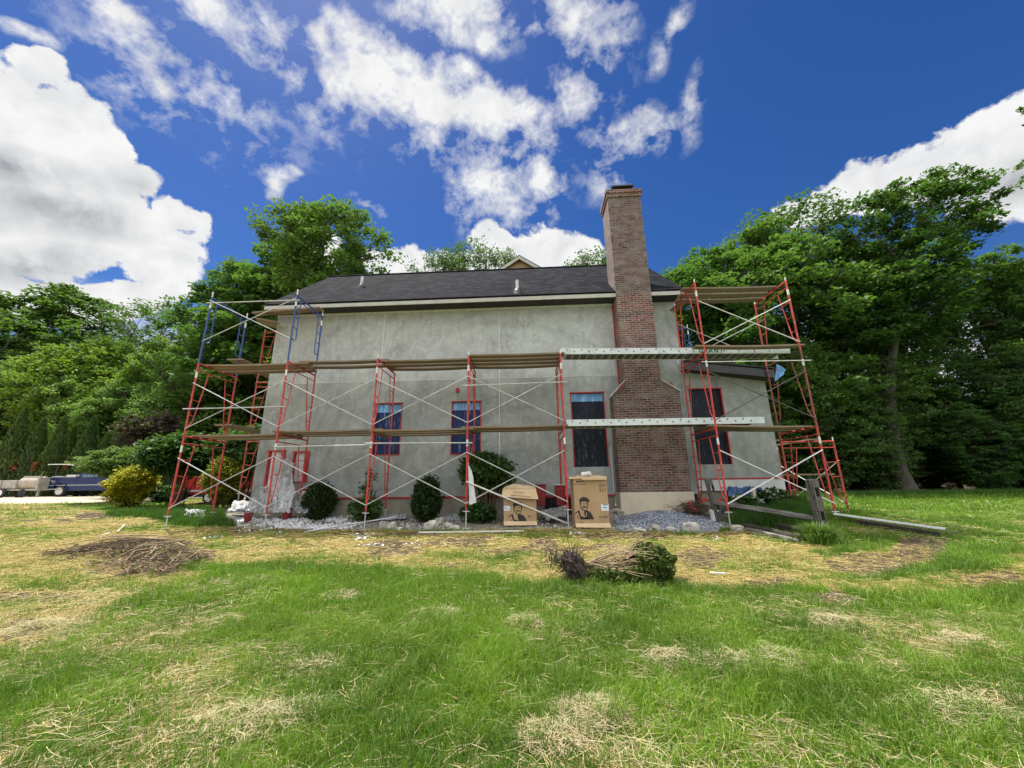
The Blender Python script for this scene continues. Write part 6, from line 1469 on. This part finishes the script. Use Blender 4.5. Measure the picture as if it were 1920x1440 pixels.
for k in range(22):
    p, q = BR[k % len(BR)]; a, b = gnd(p[0]+rs.normal()*10, p[1]+rs.normal()*5)-c0, gnd(q[0]+rs.normal()*16, q[1]+rs.normal()*6)-c0; z_ = rs.uniform(.08, .17); m_ = a*.5+b*.5+rs.normal(size=3)*.06; mb.tube([(a[0], a[1], a[2]+z_), (m_[0], m_[1], m_[2]+z_), (b[0], b[1], b[2]+.05)], [.012, .009, .004], 5)
mb.build('bare_stick', 'twig', bp_); C = np.array(LC); C[:, 2] = np.maximum(C[:, 2], .0)
C = C*[1, 1, .8]; V, Q, T_ = leafquads(C, .019, rs, aspect=3.2); fastmesh('needles', V, Q, None, 'dead_needle', bp_, T_)
k_ = C[rs.uniform(0, 1, len(C)) < .18]+[0, 0, .02]; k_ = k_[::2]; V, Q, T_ = leafquads(k_, .03, rs, aspect=2); fastmesh('green_sprays', V, Q, None, 'leaf_olive', bp_, T_)
# ---------------------------------------------------------------- vehicles
def wheel(par, x, y, z, r, w_, s=-1, rim='chrome', name='wheel'):
    o = MB().lathe([(r*.60, -w_/2), (r*.93, -w_/2), (r, -w_*.3), (r, w_*.3), (r*.93, w_/2), (r*.60, w_/2)], (x, y, z), 28, 'y').build(name, 'rubber', par, True)
    d = y+s*w_*.56
    q = MB().lathe([(r*.62, d), (r*.60, d-s*.02), (r*.50, d-s*.05), (r*.22, d-s*.02), (r*.18, d+s*.01), (.02, d+s*.012)], (x, 0, z), 24, 'y').build('rim', rim, o, True)
    mb = MB()
    for k in range(8): a = k*math.pi/4; mb.lathe([(.035, d-s*.052), (.035, d-s*.025), (.005, d-s*.02)], (x+r*.38*math.cos(a), 0, z+r*.38*math.sin(a)), 8, 'y')
    mb.build('rim_hole', 'black_metal', o); return o
TY = 28.0
tp0 = at(77, 925, TY); z0 = gz(tp0[0]+1, TY)
tr = empty('pickup_truck', (tp0[0], TY, z0), rad(4), label='dark blue pickup truck with a white ladder rack, half hidden by bushes', cat='truck')
def side_prism(poly, y0, y1, name, m_, par, bev=.02):
    mb = MB(); mb.prism(poly, -y1, -y0, Matrix(((1,0,0,0),(0,0,-1,0),(0,1,0,0),(0,0,0,1)))); return mb.build(name, m_, par, bevel=bev)
def arch(cx, r, n=12): return [(cx+r*math.cos(a), .42+r*math.sin(a)) for a in np.linspace(math.pi, 0, n)]
body = [(0, .55), (.03, 1.32), (2.15, 1.36), (2.16, 1.30), (4.2, 1.30), (5.75, 1.20), (5.95, .95), (5.95, .48)] + arch(5.0, .52)[::-1] + [(4.45, .42), (1.75, .42)] + arch(1.2, .54)[::-1] + [(.62, .46)]
bd = side_prism(body, 0, 1.95, 'body', 'paint_blue', tr)
cab = side_prism([(2.2, 1.31), (2.35, 1.92), (2.6, 1.97), (3.9, 1.95), (4.6, 1.31)], .10, 1.85, 'cab', 'paint_blue', tr)
MB().quad((2.42, .09, 1.36), (3.25, .09, 1.36), (3.25, .115, 1.86), (2.52, .115, 1.86)).quad((3.32, .09, 1.36), (4.4, .09, 1.36), (3.9, .115, 1.86), (3.32, .115, 1.86)).build('side_window', 'glass', cab)
MB().box(.05, 2.1, .10, 1.85, 1.325, 1.375).build('bed_rim', 'black_metal', tr)
MB().box(.15, .75, .25, 1.7, 1.37, 1.47).build('tool_box', 'chrome', tr, bevel=.03); MB().box(1.2, 2.0, .2, 1.7, 1.37, 1.55).build('load_box', 'white_trim', tr, bevel=.03)
MB().box(-.02, .20, -.012, .05, .95, 1.30).build('tail_light', 'tail_light', tr, bevel=.01); MB().box(-.18, .02, .02, 1.93, .55, .78).build('rear_bumper', 'chrome', tr, bevel=.03)
MB().box(.24, 4.5, -.015, .0, .80, .835).build('body_trim', 'chrome', tr)
art(tr, [[(0,0),(10,4),(24,3),(24,8),(16,9),(18,20),(12,20),(11,9),(0,6)],[(22,10),(34,8),(34,13),(26,14),(30,22),(24,22)]], lambda a: .42+a*.011, lambda b: 1.20-b*.011, -.012, 'chrome', 'side_badge', .004)
for x in (1.2, 5.0):
    for y, s in ((.12, -1), (1.83, 1)): wheel(tr, x, y, .41, .41, .26, s)
    mb = MB(); P_ = [(x+.56*math.cos(a), -.03, .42+.56*math.sin(a)) for a in np.linspace(0, math.pi, 16)]; mb.tube(P_, .035, 6); mb.build('wheel_arch', 'paint_blue', tr, True)
mb = MB()
for x in (.6, 2.1, 3.0): mb.tube([(x, .1, 2.32), (x, 1.85, 2.32)], .025, 6)
for y in (.12, 1.83): mb.tube([(-.2, y, 2.32), (3.6, y, 2.34)], .028, 6)
mb.build('ladder_rack', 'white_steel', tr, True)
for x in (.45, 2.0, 3.1):
    for y in (.12, 1.83): MB().tube([(x, y, 1.36), (x+.10, y, 2.30)], .025, 6).build('rack_post', 'black_metal', tr, True)
ld = empty('ladder', (0, 0, 0)); 
# mixer trailer
MY = 27.0
mp = at(-38, 930, MY); z0 = gz(mp[0]+1.5, MY); mx = empty('mixer_trailer', (mp[0], MY, z0), rad(3), label='dusty grey towable mortar mixer with a round drum', cat='mixer')
xs = (at(66, 930, MY)[0]-mp[0])
dr0 = at(24, 900, MY)[0]-mp[0]; dr1 = at(60, 900, MY)[0]-mp[0]
MB().lathe([(.02, dr0), (.36, dr0), (.42, dr0+.08), (.42, dr1-.10), (.38, dr1), (.02, dr1)], (0, .6, 1.0), 28, 'x').build('drum', 'mixer_drum', mx, True)
mb = MB(); mb.box(dr0+.1, dr1-.1, .38, .82, 1.36, 1.46); [mb.box(dr0+.15+.16*k, dr0+.18+.16*k, .36, .84, 1.44, 1.48) for k in range(5)]; mb.build('drum_grate', 'mixer_paint', mx, bevel=.01)
MB().box(dr1-.02, dr1+.10, .15, 1.1, .45, 1.38).build('end_plate', 'mixer_paint', mx, bevel=.015)
side_prism([(0, .62), (0, 1.05), (.1, 1.18), (dr0-.08, 1.20), (dr0-.05, .62)], .2, 1.0, 'engine_cover', 'mixer_paint', mx, .03)
MB().box(dr0*.48, dr0*.5, .19, .2, .66, 1.16).build('cover_seam', 'black_metal', mx)
mb = MB(); mb.box(-.1, dr1+.2, .25, .33, .48, .58).box(-.1, dr1+.2, .87, .95, .48, .58); mb.build('chassis', 'mixer_paint', mx)
for y, s in ((.08, -1), (1.12, 1)): wheel(mx, dr0*.62, y, .33, .33, .18, s, 'white_steel')
MB().lathe([(.16, .02), (.28, .04), (.30, .10), (.28, .16), (.16, .18)], (dr0*1.22, .2, .30), 20, 'y').build('spare_wheel', 'rubber', mx, True)
MB().box(dr1+.0, dr1+.10, .30, .42, .02, 1.15).build('support_leg', 'mixer_paint', mx, bevel=.008)
MB().tube([(dr1+.05, .6, .53), (at(84, 920, MY)[0]-mp[0], .7, .55)], .035, 8).build('tow_bar', 'mixer_paint', mx, True)
MB().tube([(dr1-.05, .3, 1.3), (dr1+.06, .3, 1.78)], .018, 6).build('tipping_handle', 'mixer_paint', mx)
bpy.data.objects.remove(ld)
# red trailer behind the left shrubs
RY = 17.5
ra_, rb_ = at(335, 925, RY), at(476, 925, RY); z0 = gz((ra_[0]+rb_[0])/2, RY); zt_ = at(400, 886, RY)[2]-z0; L = rb_[0]-ra_[0]
rt = empty('red_trailer', (ra_[0], RY, z0), label='bright red dump trailer with a white stripe behind the left shrubs', cat='trailer')
MB().box(0, L, 0, 2.0, zt_*.32, zt_).build('box_side', 'paint_red', rt, bevel=.02)
mb = MB(); mb.box(-.03, L+.03, -.05, .0, zt_-.07, zt_+.02); [mb.box(x, x+.07, -.04, .0, zt_*.34, zt_-.07) for x in np.linspace(.05, L-.12, 7)]; mb.build('rail', 'paint_red', rt, bevel=.008)
MB().box(-.01, L+.01, -.055, -.0415, zt_*.40, zt_*.46).build('white_stripe', 'white_trim', rt)
MB().box(.1, L-.1, .1, 1.9, zt_*.24, zt_*.315).build('chassis', 'black_metal', rt)
for x in (L*.40, L*.62):
    for y, s in ((.15, -1), (1.85, 1)): wheel(rt, x, y, zt_*.22, zt_*.22, .2, s)
